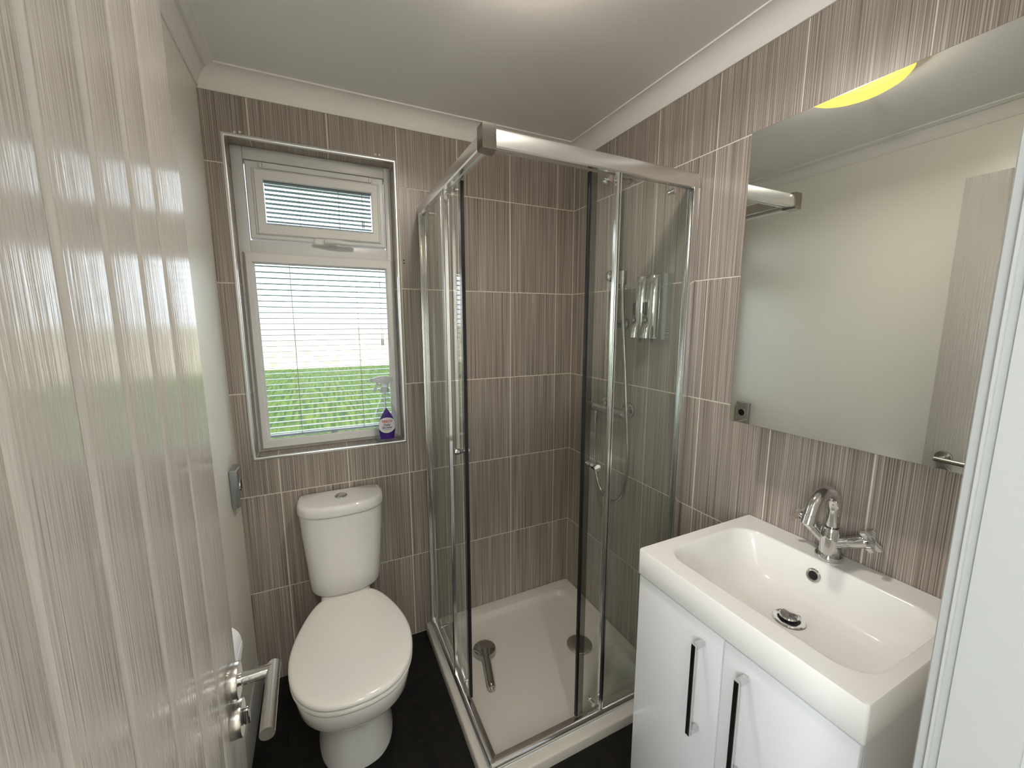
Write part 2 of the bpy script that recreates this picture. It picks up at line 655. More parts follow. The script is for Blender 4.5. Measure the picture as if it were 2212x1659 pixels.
# filled screw holes left in the tiles
WHITEDOT = pmat('hole_filler', srgb(225, 222, 216), 0.8)
for x, z in ((-1.392, 2.111), (-1.376, 2.114), (-0.929, 2.115), (-0.915, 2.116)):
    cyl('hole_filler', (x, 0.0005, z), (x, -0.0012, z), 0.004, WHITEDOT, wall_far, 12)
for z in (1.721, 1.709):
    cyl('screw_hole', (-0.836, 0.0005, z), (-0.836, -0.0008, z), 0.0035, DARK, wall_far, 10)

# ---- chrome tile trim around the window opening
trim_w = thing('trim_1', (-1.143, 0, WZ0), 'chrome edging strip around the tiled window opening', 'trim', kind='structure')
ow = 0.0125
prof = [(ow, 0.001), (ow, -0.0025), (ow - 0.003, -0.0035), (0.004, -0.003), (0.001, -0.0005), (0.0, 0.004), (0.0, 0.006), (0.006, 0.006)]
corn = [(WX0, WZ0, -1, -1), (WX1, WZ0, 1, -1), (WX1, WZ1, 1, 1), (WX0, WZ1, -1, 1)]
for i in range(4):
    a, b = corn[i], corn[(i + 1) % 4]
    R = [[(c[0] + c[2] * d, y, c[1] + c[3] * d) for d, y in prof] for c in (a, b)]
    loft('trim_strip', R, TRIMM, trim_w, smooth=50)

# ---- cornice with mitred corners
cp = [(0.0, 2.228), (0.005, 2.228)] + [(0.060 - 0.053 * math.cos(a), 2.232 + 0.055 * math.sin(a)) for a in [PI / 2 * i / 8 for i in range(9)]] + [(0.064, 2.287), (0.064, ZC), (0.0, ZC)]
CORN = pmat('cornice_paint', srgb(238, 236, 231), 0.6)


def cornice(name, label, f0, f1, dz=0.0):
    R = [[f(d, z + (dz if z < 2.28 else 0)) for d, z in cp] for f in (f0, f1)]
    return tag(loft(name, R, CORN, smooth=25), label, 'cornice', kind='structure')


cornice('trim_2', 'white coved cornice above the window wall', lambda d, z: (XL + d, -d, z), lambda d, z: (-d, -d, z))
cornice('trim_3', 'white coved cornice above the mirror wall', lambda d, z: (-d, -d, z), lambda d, z: (-d, YN + d, z))
cornice('trim_4', 'white coved cornice above the cream left wall', lambda d, z: (XL + d, YN + d, z), lambda d, z: (XL + d, -d, z), 0.008)
cornice('trim_5', 'white coved cornice above the doorway wall', lambda d, z: (XL + d, YN + d, z), lambda d, z: (-d, YN + d, z))

# ---- skirting on the left wall
sp = [(0, 0), (0.016, 0), (0.016, 0.075), (0.013, 0.082), (0.013, 0.09), (0.009, 0.1), (0.006, 0.108), (0, 0.11)]
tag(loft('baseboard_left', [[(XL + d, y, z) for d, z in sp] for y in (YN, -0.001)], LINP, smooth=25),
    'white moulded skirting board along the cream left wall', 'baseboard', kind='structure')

# ---- door lining on the right of the doorway and on the left and top
lin = thing('trim_6', (DX1, YC, 0), 'white painted door lining and architrave at the right edge of view', 'door frame', kind='structure')
lp = [(-0.726, -1.6477), (-0.7265, -1.6482), (-0.7265, -1.6498), (-0.7235, -1.6502), (-0.7235, -1.6553), (-0.7265, -1.6558), (-0.7265, YC - 0.0005), (-0.706, YC - 0.0005), (-0.706, -1.6477)]
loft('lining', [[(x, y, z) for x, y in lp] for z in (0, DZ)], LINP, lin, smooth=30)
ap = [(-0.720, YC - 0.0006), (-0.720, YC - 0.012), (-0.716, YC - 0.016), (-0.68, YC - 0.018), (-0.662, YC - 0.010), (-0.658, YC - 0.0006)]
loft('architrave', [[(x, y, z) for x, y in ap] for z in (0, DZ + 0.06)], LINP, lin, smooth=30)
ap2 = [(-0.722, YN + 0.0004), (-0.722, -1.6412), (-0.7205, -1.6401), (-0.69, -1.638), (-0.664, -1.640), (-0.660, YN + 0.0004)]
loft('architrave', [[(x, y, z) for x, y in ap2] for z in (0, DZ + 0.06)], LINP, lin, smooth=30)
lin2 = thing('trim_7', (DX0, YC, 0), 'white door lining on the hinge side and above the doorway', 'door frame', kind='structure')
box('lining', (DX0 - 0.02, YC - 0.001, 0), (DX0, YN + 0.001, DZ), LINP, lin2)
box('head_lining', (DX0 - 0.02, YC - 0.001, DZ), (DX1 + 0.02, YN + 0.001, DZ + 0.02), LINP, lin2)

# ------------------------------------------------------------------ window
win = thing('window_1', (-1.143, 0.09, WZ0), 'white plastic window with a top-hung vent over a tall fixed pane', 'window', kind='structure')
FY = 0.068
boxes('frame', [((WX0, FY, WZ0), (-1.384, 0.128, WZ1)), ((-0.892, FY, WZ0), (WX1, 0.128, WZ1)), ((-1.384, FY, 2.051), (-0.892, 0.128, WZ1)),
                ((-1.384, FY, 1.722), (-0.892, 0.128, 1.770)), ((-1.384, FY, WZ0), (-0.892, 0.128, 0.990))], UPVC, win, 0.0025, 2)
sash = ring_frame('sash', -1.379, -0.897, 1.7745, 2.0465, (0.045, 0.045, 0.043, 0.048), 0.060, 0.12, UPVC, win, 0.004)
ring_frame('glazing_bead', -1.360, -0.914, 1.790, 2.024, (0.012, 0.012, 0.012, 0.012), 0.056, 0.062, UPVC, sash, 0.003)
ring_frame('glazing_bead', -1.410, -0.874, 0.966, 1.728, (0.035, 0.030, 0.035, 0.043), 0.058, 0.070, UPVC, win, 0.005)
box('pane', (-1.36, 0.108, 1.79), (-0.915, 0.112, 2.03), WGLASS, win)
box('pane', (-1.40, 0.108, 0.975), (-0.88, 0.112, 1.735), WGLASS, win)
# trickle vent bar and handle on the vent
pv = [(x, z) for x, z in rrect(-1.137, 2.0325, 0.197, 0.0095, 0.009, 5)]
vent = loft('vent_cover', [[(x, 0.062, z) for x, z in pv], [(x, 0.050, z) for x, z in pv], [(-1.137 + (x + 1.137) * 0.985, 0.048, 2.0325 + (z - 2.0325) * 0.8) for x, z in pv]], UPVC, win, smooth=30)
for x in (-1.322, -0.953):
    box('vent_end_cap', (x - 0.001, 0.0472, 2.0245), (x + 0.001, 0.0485, 2.0405), CORDM, vent)
hd = thing('window_handle', (-1.1, 0.06, 1.776), None, None)
hd.parent = win
hd.location = Vector((-1.1, 0.06, 1.776)) - ORG[win.name]
hb = [(x, z) for x, z in rrect(-1.128, 1.778, 0.042, 0.012, 0.0115, 6)]
loft('handle_base', [[(x, 0.060, z) for x, z in hb], [(x, 0.050, z) for x, z in hb], [(-1.128 + (x + 1.128) * 0.9, 0.047, 1.778 + (z - 1.778) * 0.7) for x, z in hb]], UPVC, hd, smooth=30)
tube('handle_lever', catmull([(-1.128, 0.042, 1.779), (-1.10, 0.036, 1.779), (-1.06, 0.034, 1.777), (-1.015, 0.036, 1.775)], 4), [0.011] * 5 + [0.010] * 4 + [0.0085] * 3 + [0.006], UPVC, hd, 12)
cyl('handle_lock', (-1.118, 0.034, 1.779), (-1.118, 0.030, 1.779), 0.006, CORDM, hd, 16)

# ---- venetian blinds clipped into the window
def slat_mesh(x0, x1, yc, w, name):
    n = 5
    R = []
    for x in (x0, x1):
        top = [(x, -w / 2 + w * i / (n - 1), 0.0018 * (1 - (2 * i / (n - 1) - 1) ** 2)) for i in range(n)]
        bot = [(a, b, c - 0.0010) for a, b, c in top[::-1]]
        R.append(top + bot)
    return R


def blind(loc, label, fr, x0, x1, ztop, zbot, n, cords, wand, wand_len, tilt):
    b = thing('venetian_blind', loc, label, 'blind', 'white venetian blinds fitted into the window')
    ring_frame('blind_frame', *fr, UPVCG, b, 0.003)
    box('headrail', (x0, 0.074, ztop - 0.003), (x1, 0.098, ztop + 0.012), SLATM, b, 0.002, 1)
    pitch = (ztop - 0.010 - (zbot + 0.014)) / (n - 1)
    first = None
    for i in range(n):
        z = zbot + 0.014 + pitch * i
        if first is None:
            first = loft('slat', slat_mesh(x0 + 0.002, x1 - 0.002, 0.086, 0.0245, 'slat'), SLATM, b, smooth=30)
            # rebuild around its own centre so copies can share it
            first.location = Vector(((x0 + x1) / 2, 0.086, z)) - ORG[b.name]
            first.rotation_euler = (math.radians(tilt), 0, 0)
        else:
            o = first.copy()
            o.location = Vector(((x0 + x1) / 2, 0.086, z)) - ORG[b.name]
            o.parent = b
            COL.objects.link(o)
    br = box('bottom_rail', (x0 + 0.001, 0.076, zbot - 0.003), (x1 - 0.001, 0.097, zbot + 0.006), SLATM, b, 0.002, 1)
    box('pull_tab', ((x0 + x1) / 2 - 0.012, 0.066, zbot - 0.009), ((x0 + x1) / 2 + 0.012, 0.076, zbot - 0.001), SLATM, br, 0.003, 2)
    for x in cords:
        for y in (0.0735, 0.0985):
            tube('ladder_cord', [(x, y, zbot), (x, y, ztop)], 0.0007, CORDM, b, 6)
    for dx in (-0.003, 0.003):
        tube('tilt_cord', [(wand, 0.071, ztop), (wand + dx * 0.6, 0.070, ztop - wand_len * 0.5), (wand + dx, 0.070, ztop - wand_len)], 0.0007, CORDM, b, 6)
        cyl('cord_end', (wand + dx, 0.070, ztop - wand_len + 0.004), (wand + dx, 0.070, ztop - wand_len - 0.022), 0.0022, CORDM, b, 8)
    return b


blind((-1.137, 0.086, 1.80), 'small white venetian blind in the top-hung vent with bright sky between slats',
      (-1.352, -0.921, 1.792, 2.018, (0.028, 0.026, 0.036, 0.034), 0.050, 0.0605), -1.327, -0.944, 1.985, 1.832, 9, (-1.211, -1.069), -0.981, 0.115, -4)
blind((-1.143, 0.086, 0.98), 'long white venetian blind over the tall lower pane',
      (-1.404, -0.880, 0.972, 1.722, (0.023, 0.019, 0.034, 0.034), 0.051, 0.0625), -1.384, -0.897, 1.690, 1.010, 31, (-1.262, -1.020), -0.927, 0.30, -4)

# ------------------------------------------------------------------ outdoors
def ground(name, x0, x1, y0, y1, z, mat, label, cat):
    o = add(name, [(x0, y0, z), (x1, y0, z), (x1, y1, z), (x0, y1, z)], [[0, 1, 2, 3]], mat)
    return tag(o, label, cat, kind='stuff')


ground('meadow_grass', -60, 60, 0.4, 19, -0.6, GRASS, 'green meadow grass outside the window', 'grass')
ground('wheat_field', -150, 150, 19, 300, -0.6, STRAW, 'pale ripe field beyond the green grass outside', 'field')

# ------------------------------------------------------------------ bathroom door (open against the left wall)
DW = 0.629
door = thing('door_1', (-1.3300, -1.6459, 0), 'white grooved board door standing open at the left', 'door', kind='structure', rotz=math.radians(1.0), local=True)
box('leaf', (-0.036, 0.0, 0.006), (-0.0032, DW, 2.012), DOORG, door)
gs = [0.0, 0.1252, 0.2053, 0.2843, 0.3647, 0.4471, 0.528, 0.609, DW]
for i in range(len(gs) - 1):
    y1, y0 = DW - gs[i], DW - gs[i + 1]
    a = y0 + (0.002 if i < len(gs) - 2 else 0)
    b = y1 - (0.002 if i > 0 else 0)
    ca = 0.0045 if i < len(gs) - 2 else 0.0005
    cb = 0.0045 if i > 0 else 0.0015
    pr = [(-0.0032, a), (-0.0032, b), (-0.002, b - 0.0005), (-0.0004, b - cb), (0.0, b - cb - 0.0015), (0.0, a + ca + 0.0015), (-0.0004, a + ca), (-0.002, a + 0.0005)]
    loft('board', [[(x, y, z) for x, y in pr] for z in (0.006, 2.012)], DOORM, door, smooth=60)
hy, hz = DW - 0.066, 0.917
lh = thing('lever_handle', (0, hy, hz), None, None)
lh.parent = door
ORG[lh.name] = Vector((0, hy, hz))
tag(lh, 'brushed nickel lever with round rose')
lathe('rose', [(0.0, 0), (0.026, 0), (0.0265, 0.001), (0.0265, 0.0135), (0.0255, 0.015), (0.0, 0.0152)], (0, hy, hz), (1, 0, 0), SATIN, lh, 40)
tube('lever', [(0.013, hy, hz), (0.0175, hy, hz), (0.0175, hy, hz), (0.0605, hy, hz)], [0.0085, 0.0085, 0.0095, 0.0095], CHROME, lh, 24)
tube('grip', [(0.0605, hy + 0.0095, hz), (0.0605, hy - 0.117, hz)], 0.0097, SATIN, lh, 24)
tt = thing('thumb_turn', (0, hy - 0.004, hz - 0.062), None, None)
tt.parent = door
ORG[tt.name] = Vector((0, hy - 0.004, hz - 0.062))
ty, tz = hy - 0.004, hz - 0.062
lathe('rose', [(0.0, 0), (0.026, 0), (0.0265, 0.001), (0.0265, 0.0135), (0.0255, 0.015), (0.0, 0.0152)], (0, ty, tz), (1, 0, 0), SATIN, tt, 40)
box('turn_knob', (0.015, ty - 0.004, tz - 0.014), (0.024, ty + 0.004, tz + 0.014), CHROME, tt, 0.003, 3)
cyl('release_slot', (0.015, ty - 0.016, tz + 0.012), (0.0158, ty - 0.016, tz + 0.012), 0.003, DARK, tt, 12)

# ------------------------------------------------------------------ shower tray
tray = thing('shower_tray', (-0.4, -0.392, 0), 'low square cream shower tray with round waste cover', 'shower tray')
def rect_ring(x0, x1, y0, y1, r, z, k=6):
    return [(x, y, z) for x, y in rrect((x0 + x1) / 2, (y0 + y1) / 2, (x1 - x0) / 2, (y1 - y0) / 2, r, k)]
TX0, TY0 = -0.80, -0.785
loft('tray_body', [rect_ring(TX0, -0.001, TY0, -0.001, 0.012, 0.0), rect_ring(TX0, -0.001, TY0, -0.001, 0.012, 0.034), rect_ring(TX0 + 0.002, -0.001, TY0 + 0.002, -0.001, 0.012, 0.038), rect_ring(TX0 + 0.006, -0.002, TY0 + 0.006, -0.002, 0.012, 0.040),
                   rect_ring(-0.742, -0.062, -0.728, -0.058, 0.05, 0.040), rect_ring(-0.738, -0.068, -0.724, -0.064, 0.05, 0.037), rect_ring(-0.732, -0.078, -0.718, -0.073, 0.05, 0.023),
                   rect_ring(-0.722, -0.088, -0.708, -0.083, 0.05, 0.017), rect_ring(-0.62, -0.18, -0.6, -0.18, 0.05, 0.014)], ACRYL, tray, True, True, 45)
wc = lathe('waste_cover', [(0.0, 0), (0.056, 0.0), (0.057, 0.002), (0.057, 0.006), (0.053, 0.0085), (0.03, 0.0105), (0.0, 0.011)], (-0.196, -0.409, 0.0145), (0, 0, 1), SATIN, tray, 40)

# ------------------------------------------------------------------ shower enclosure
enc = thing('shower_enclosure', (-0.76, -0.74, 0.04), 'corner-entry glass shower enclosure with polished metal rails and open sliding doors', 'shower enclosure')
EX, EY = -0.776, -0.748
BZ, TZ = 0.040, 1.957
RH = 0.052
# profile of the top rail: (depth in from the outer face, z)
tp = [(0.003, TZ - RH), (0.0, TZ - RH + 0.004), (0.0005, TZ - 0.036), (0.003, TZ - 0.022), (0.007, TZ - 0.010), (0.012, TZ - 0.003), (0.018, TZ), (0.036, TZ), (0.040, TZ - 0.004), (0.040, TZ - RH + 0.012), (0.036, TZ - RH + 0.010), (0.030, TZ - RH + 0.010), (0.030, TZ - RH), (0.024, TZ - RH), (0.024, TZ - RH + 0.008), (0.016, TZ - RH + 0.008), (0.016, TZ - RH)]
loft('top_rail', [[(EX + d, y, z) for d, z in tp] for y in (-0.002, EY + 0.034)], RAILM, enc, smooth=35)
loft('top_rail', [[(x, EY + d, z) for d, z in tp] for x in (-0.002, EX + 0.034)], RAILM, enc, smooth=35)
cpv = [(-0.001, -0.001), (0.0355, -0.001), (0.0355, 0.0425), (0.0425, 0.0425), (0.0425, 0.0355), (-0.001, 0.0355)]
cq = [(EX - 0.002, EY - 0.002), (EX + 0.036, EY - 0.002), (EX + 0.043, EY + 0.036), (EX + 0.043, EY + 0.043), (EX + 0.036, EY + 0.043), (EX - 0.002, EY + 0.036)]
cc = Vector((EX + 0.02, EY + 0.02, 0))
def capring(s, z): return [((x - cc.x) * s + cc.x, (y - cc.y) * s + cc.y, z) for x, y in cq]
loft('corner_cap', [capring(0.97, TZ - RH - 0.006), capring(1.0, TZ - RH - 0.003), capring(1.0, TZ - 0.006), capring(0.97, TZ + 0.001), capring(0.90, TZ + 0.003)], DARKCH, enc, smooth=30)
bp_ = [(0.0, BZ), (0.0, BZ + 0.012), (0.003, BZ + 0.018), (0.010, BZ + 0.022), (0.020, BZ + 0.023), (0.026, BZ + 0.020), (0.034, BZ + 0.018), (0.040, BZ + 0.010), (0.040, BZ)]
loft('bottom_rail', [[(EX + d, y, z) for d, z in bp_] for y in (-0.002, EY + 0.01)], ALU, enc, smooth=35)
loft('bottom_rail', [[(x, EY + d, z) for d, z in bp_] for x in (-0.002, EX + 0.01)], ALU, enc, smooth=35)
# white kerb bead under the rails
boxes('seal_bead', [((EX - 0.004, EY - 0.004, BZ), (EX, -0.002, BZ + 0.004)), ((EX - 0.004, EY - 0.004, BZ), (-0.002, EY, BZ + 0.004))], UPVC, enc, 0.001)
# wall profiles
def wallprof(L):
    return boxes('wall_profile', L, ALU, enc, 0.002, 2)
wallprof([((EX, -0.030, BZ + 0.02), (EX + 0.006, -0.002, TZ - RH)), ((EX + 0.024, -0.030, BZ + 0.02), (EX + 0.030, -0.002, TZ - RH)), ((EX + 0.005, -0.012, BZ + 0.02), (EX + 0.025, -0.002, TZ - RH))])
wallprof([((-0.030, EY, BZ + 0.02), (-0.002, EY + 0.006, TZ - RH)), ((-0.030, EY + 0.024, BZ + 0.02), (-0.002, EY + 0.030, TZ - RH)), ((-0.012, EY + 0.005, BZ + 0.02), (-0.002, EY + 0.025, TZ - RH))])
# fixed panes and their edge posts
XG, YG = EX + 0.014, EY + 0.014
box('fixed_pane', (XG - 0.003, -0.355, BZ + 0.02), (XG + 0.003, -0.013, TZ - RH + 0.002), GLASS, enc)
box('fixed_pane', (-0.334, YG - 0.003, BZ + 0.02), (-0.013, YG + 0.003, TZ - RH + 0.002), GLASS, enc)
def post(name, x, y, ax):
    if ax == 'y':
        p1 = boxes(name, [((x - 0.006, y - 0.012, BZ + 0.02), (x + 0.007, y - 0.006, TZ - RH)), ((x - 0.006, y - 0.006, BZ + 0.02), (x - 0.0035, y + 0.006, TZ - RH)), ((x + 0.0035, y - 0.006, BZ + 0.02), (x + 0.007, y + 0.006, TZ - RH))], ALU, enc, 0.001)
        box('gasket', (x - 0.0068, y - 0.0105, BZ + 0.02), (x - 0.0058, y - 0.0065, TZ - RH), BLACK, p1)
    else:
        p1 = boxes(name, [((x - 0.012, y - 0.006, BZ + 0.02), (x - 0.006, y + 0.007, TZ - RH)), ((x - 0.006, y - 0.006, BZ + 0.02), (x + 0.006, y - 0.0035, TZ - RH)), ((x - 0.006, y + 0.0035, BZ + 0.02), (x + 0.006, y + 0.007, TZ - RH))], ALU, enc, 0.001)
        box('gasket', (x - 0.0035, y - 0.0068, BZ + 0.02), (x - 0.0015, y - 0.0058, TZ - RH), BLACK, p1)
    return p1
post('edge_post', XG, -0.352, 'y')
post('edge_post', -0.331, YG, 'x')
# sliding doors on the inner track
XD, YD = EX + 0.031, EY + 0.028
def roller(parent, p, ax, r=0.0095):
    d = Vector((1, 0, 0)) if ax == 'x' else Vector((0, 1, 0))
    p = Vector(p)
    V, F = merge([tube_data([p - d * 0.013, p - d * 0.004], r, 16), tube_data([p - d * 0.006, p + d * 0.012], r * 0.5, 12), tube_data([p + d * 0.010, p + d * 0.016], r * 0.9, 16)])
    return add('roller', V, F, CHROME, parent, 40)
def knob(parent, p, ax, sgn):
    """double-sided door knob; sgn = outward direction"""
    d = (Vector((1, 0, 0)) if ax == 'x' else Vector((0, 1, 0))) * sgn
    p = Vector(p)
    V1, F1 = lathe_data([(0.0, 0.003), (0.0085, 0.003), (0.0085, 0.008), (0.011, 0.010), (0.0125, 0.030), (0.0115, 0.0325), (0.0, 0.033)], p, d, 24)
    V2, F2 = lathe_data([(0.0, 0.003), (0.0085, 0.003), (0.0085, 0.006), (0.0105, 0.008), (0.0115, 0.022), (0.0105, 0.024), (0.0, 0.0245)], p, -d, 24)
    V, F = merge([(V1, F1), (V2, F2)])
    return add('knob', V, F, CHROME, parent, 45)
sd = thing('sliding_door', (XD, -0.28, BZ), None, None); sd.parent = enc; sd.location = Vector((XD, -0.28, BZ)) - ORG[enc.name]
box('pane', (XD - 0.003, -0.478, BZ + 0.026), (XD + 0.003, -0.085, TZ - RH - 0.004), GLASS, sd)
box('edge_profile', (XD - 0.005, -0.484, BZ + 0.026), (XD + 0.005, -0.466, TZ - RH - 0.004), SEALC, sd, 0.001, 1)
box('magnetic_seal', (XD - 0.0055, -0.493, BZ + 0.026), (XD + 0.0055, -0.484, TZ - RH - 0.004), BLACK, sd, 0.001, 1)
knob(sd, (XD, -0.452, 1.020), 'x', -1)
for y in (-0.435, -0.12):
    roller(sd, (XD, y, TZ - RH - 0.016), 'x'); roller(sd, (XD, y, BZ + 0.050), 'x', 0.0085)
sd2 = thing('sliding_door', (-0.24, YD, BZ), None, None); sd2.parent = enc; sd2.location = Vector((-0.24, YD, BZ)) - ORG[enc.name]
box('pane', (-0.420, YD - 0.003, BZ + 0.026), (-0.07, YD + 0.003, TZ - RH - 0.004), GLASS, sd2)
box('edge_profile', (-0.426, YD - 0.005, BZ + 0.026), (-0.404, YD + 0.005, TZ - RH - 0.004), SEALC, sd2, 0.001, 1)
box('magnetic_seal', (-0.434, YD - 0.0055, BZ + 0.026), (-0.425, YD + 0.0055, TZ - RH - 0.004), BLACK, sd2, 0.001, 1)
knob(sd2, (-0.392, YD, 1.000), 'y', -1)
for x in (-0.362, -0.10):
    roller(sd2, (x, YD, TZ - RH - 0.016), 'y'); roller(sd2, (x, YD, BZ + 0.050), 'y', 0.0085)

# ------------------------------------------------------------------ shower fittings on the right wall
valve = thing('shower_valve', (0, -0.37, 1.09), 'chrome thermostatic bar shower valve on the tiled wall', 'shower valve')
vz = 1.088
tube('valve_bar', [(-0.058, -0.285, vz), (-0.058, -0.46, vz)], 0.019, REFLCH, valve, 28)
for y0, y1 in ((-0.283, -0.243), (-0.462, -0.502)):
    d = -1 if y1 < y0 else 1
    kb = lathe('control_knob', [(0.0, 0), (0.0205, 0.0), (0.0215, 0.003), (0.0205, 0.034), (0.018, 0.040), (0.0, 0.041)], (-0.058, y0, vz), (0, d, 0), REFLCH, valve, 28)
    box('knob_fin', (-0.082, y0 + d * 0.014, vz - 0.004), (-0.076, y0 + d * 0.032, vz + 0.004), REFLCH, kb, 0.002, 2)
for y in (-0.300, -0.450):
    lathe('wall_flange', [(0.0, 0.0), (0.034, 0.0), (0.034, 0.006), (0.031, 0.010), (0.014, 0.012), (0.014, 0.045), (0.0, 0.045)], (-0.0005, y, vz + 0.008), (-1, 0, 0), REFLCH, valve, 32)
lathe('hose_outlet', [(0.0, 0), (0.011, 0), (0.011, 0.012), (0.0095, 0.013), (0.0085, 0.04), (0.0, 0.04)], (-0.058, -0.297, vz - 0.016), (0, 0, -1), REFLCH, valve, 20)

rail = thing('riser_rail', (0, -0.40, 1.46), 'chrome shower riser rail with handset holder, mostly behind the glass door post', 'shower rail')
tube('rail_tube', [(-0.055, -0.402, 1.43), (-0.055, -0.402, 2.075)], 0.0095, REFLCH, rail, 16)
for z in (1.458, 2.046):
    lathe('wall_bracket', [(0.0, 0), (0.027, 0), (0.028, 0.002), (0.027, 0.010), (0.016, 0.014), (0.0145, 0.07), (0.012, 0.073), (0.0, 0.073)], (-0.0005, -0.402, z), (-1, 0, 0), REFLCH, rail, 28)
slider = tube('slider', [(-0.055, -0.402, 1.615), (-0.055, -0.402, 1.665)], 0.018, REFLCH, rail, 20)
lathe('slider_knob', [(0.0, 0), (0.014, 0), (0.024, 0.008), (0.024, 0.026), (0.021, 0.030), (0.0, 0.031)], (-0.055, -0.385, 1.655), (0, 1, 0), REFLCH, slider, 24)
lathe('cradle', [(0.0135, -0.026), (0.0155, -0.026), (0.0165, 0.026), (0.0145, 0.026), (0.0125, -0.026)], (-0.075, -0.465, 1.64), (0, 0, 1), REFLCH, slider, 24)
tube('cradle_arm', [(-0.058, -0.415, 1.64), (-0.073, -0.455, 1.64)], 0.011, REFLCH, slider, 16)

hose = thing('shower_hose', (-0.07, -0.4, 0.7), 'ribbed chrome shower hose looping from the rail holder down to the valve', 'hose')
hp = catmull([(-0.075, -0.466, 1.60), (-0.076, -0.476, 1.50), (-0.076, -0.494, 1.345), (-0.076, -0.512, 1.18), (-0.076, -0.528, 1.02), (-0.075, -0.536, 0.90), (-0.074, -0.517, 0.768), (-0.070, -0.452, 0.697),
              (-0.065, -0.372, 0.705), (-0.060, -0.318, 0.77), (-0.058, -0.299, 0.86), (-0.058, -0.297, 0.95), (-0.058, -0.297, 1.035)], 30)
hr = [0.0076 if (i % 2) else 0.0063 for i in range(len(hp))]
tube('hose_tube', hp, hr, REFLCH, hose, 10, smooth=80)
lathe('cone_nut', [(0.0, 0), (0.0085, 0), (0.0125, 0.05), (0.0115, 0.06), (0.0, 0.06)], (-0.075, -0.465, 1.595), (0, 0, 1), REFLCH, hose, 20)
lathe('hex_nut', [(0.0, 0), (0.0105, 0), (0.0105, 0.016), (0.0, 0.016)], (-0.058, -0.297, 1.028), (0, 0, 1), REFLCH, hose, 6)

disp = thing('soap_dispenser', (0, -0.575, 1.40), 'twin chrome soap dispenser fixed to the shower wall', 'soap dispenser')
bp2 = [(-0.0005, -0.650), (-0.026, -0.650), (-0.034, -0.640), (-0.034, -0.515), (-0.0005, -0.500)]
back = loft('back_housing', [[(x, y, z) for x, y in bp2] for z in (1.402, 1.640)], pmat('smoked_plastic', (0.30, 0.30, 0.29), 0.15), disp, smooth=30)
for i in range(5):
    box('grille_bar', (-0.030, -0.6515, 1.410 + i * 0.008), (-0.006, -0.6502, 1.4125 + i * 0.008), CHROME, back)
for yc in (-0.549, -0.611):
    R = []
    for z, s, dx in ((1.405, 0.9, 0.0), (1.41, 1.0, 0), (1.62, 1.0, 0), (1.636, 0.9, 0.004), (1.643, 0.6, 0.012)):
        R.append([(-0.036 + dx - 0.040 * s * math.sin(a), yc + 0.0295 * s * math.cos(a) * (1 if True else 0), z) for a in [PI * i / 16 for i in range(17)]])
    ch = loft('chamber', R, CHROME, disp, smooth=40)
    lathe('logo_stud', [(0.0, 0), (0.0105, 0), (0.0105, 0.003), (0.0, 0.0035)], (-0.0735, yc + 0.010, 1.474), (-1, 0.25, 0), DARK, ch, 18)
    lathe('stud_ring', [(0.0065, 0.0), (0.0075, 0.001), (0.0065, 0.002), (0.0055, 0.001)], (-0.0768, yc + 0.009, 1.474), (-1, 0.25, 0), CHROME, ch, 18)
    box('level_window', (-0.0765, yc + 0.013, 1.490), (-0.066, yc + 0.0195, 1.540), DARK, ch, 0.002, 2)
    pb = [(-0.070 - 0.022 * math.sin(a), yc + 0.004 + 0.017 * math.cos(a)) for a in [PI * i / 12 for i in range(13)]]
    loft('push_button', [[(x, y, 1.408) for x, y in pb], [(x, y, 1.445) for x, y in pb], [((x + 0.07) * 0.5 - 0.07, y, 1.460) for x, y in pb]], CHROME, ch, smooth=40)
    lathe('nozzle', [(0.0, 0), (0.006, 0), (0.0045, 0.016), (0.0, 0.016)], (-0.062, yc - 0.012, 1.406), (0, 0, -1), DARK, ch, 14)

# ------------------------------------------------------------------ handset lying in the tray
hs = thing('shower_handset', (-0.61, -0.30, 0.015), 'dark chrome shower handset lying face down in the tray', 'shower head')
HC = Vector((-0.601, -0.262, 0.0))
hdv = Vector((-0.646, -0.452, 0)) - HC
hl = hdv.length
hdv.normalize()
lathe('head', [(0.0, 0.0), (0.046, 0.0), (0.050, 0.003), (0.051, 0.014), (0.048, 0.022), (0.039, 0.027), (0.02, 0.030), (0.0, 0.0305)], HC + Vector((0, 0, 0.0155)), (0, 0, 1), REFLCH, hs, 40)
lathe('spray_face', [(0.0, 0.0), (0.038, 0.0), (0.039, 0.0008), (0.0, 0.0009)], HC + Vector((0, 0, 0.0148)), (0, 0, 1), DARK, hs, 32)
P = [HC + hdv * s + Vector((0, 0, z)) for s, z in ((0.020, 0.036), (0.045, 0.037), (0.075, 0.037), (0.12, 0.035), (0.16, 0.0335), (hl, 0.0325))]
pts = catmull(P, 4)
rr = [0.024] * 3 + [0.0205] * 3 + [0.0175] * 6 + [0.0170] * (len(pts) - 12)
tube('grip', pts, rr, REFLCH, hs, 20)
lathe('thread', [(0.0, 0), (0.0125, 0), (0.0125, 0.008), (0.007, 0.0082), (0.007, 0.002), (0.0, 0.002)], P[-1], hdv, REFLCH, hs, 20)

# ------------------------------------------------------------------ toilet
wc_ = thing('toilet', (-1.14, -0.4, 0), 'white close-coupled toilet with lid down under the window', 'toilet')
XT = -1.143


def mirrored(half, xc, z, n=4):
    """half outline from back centre to front centre: (dx, y)"""
    pts = [(dx, y) for dx, y in half] + [(-dx, y) for dx, y in half[-2:0:-1]]
    cur = catmull([(a, b, 0) for a, b in pts], n, True)
    return [(xc + p.x, p.y, z) for p in cur]


def scaled(half, sx, yb, yf):
    y0, y1 = half[0][1], half[-1][1]
    return [(dx * sx, yb + (y - y0) / (y1 - y0) * (yf - yb)) for dx, y in half]


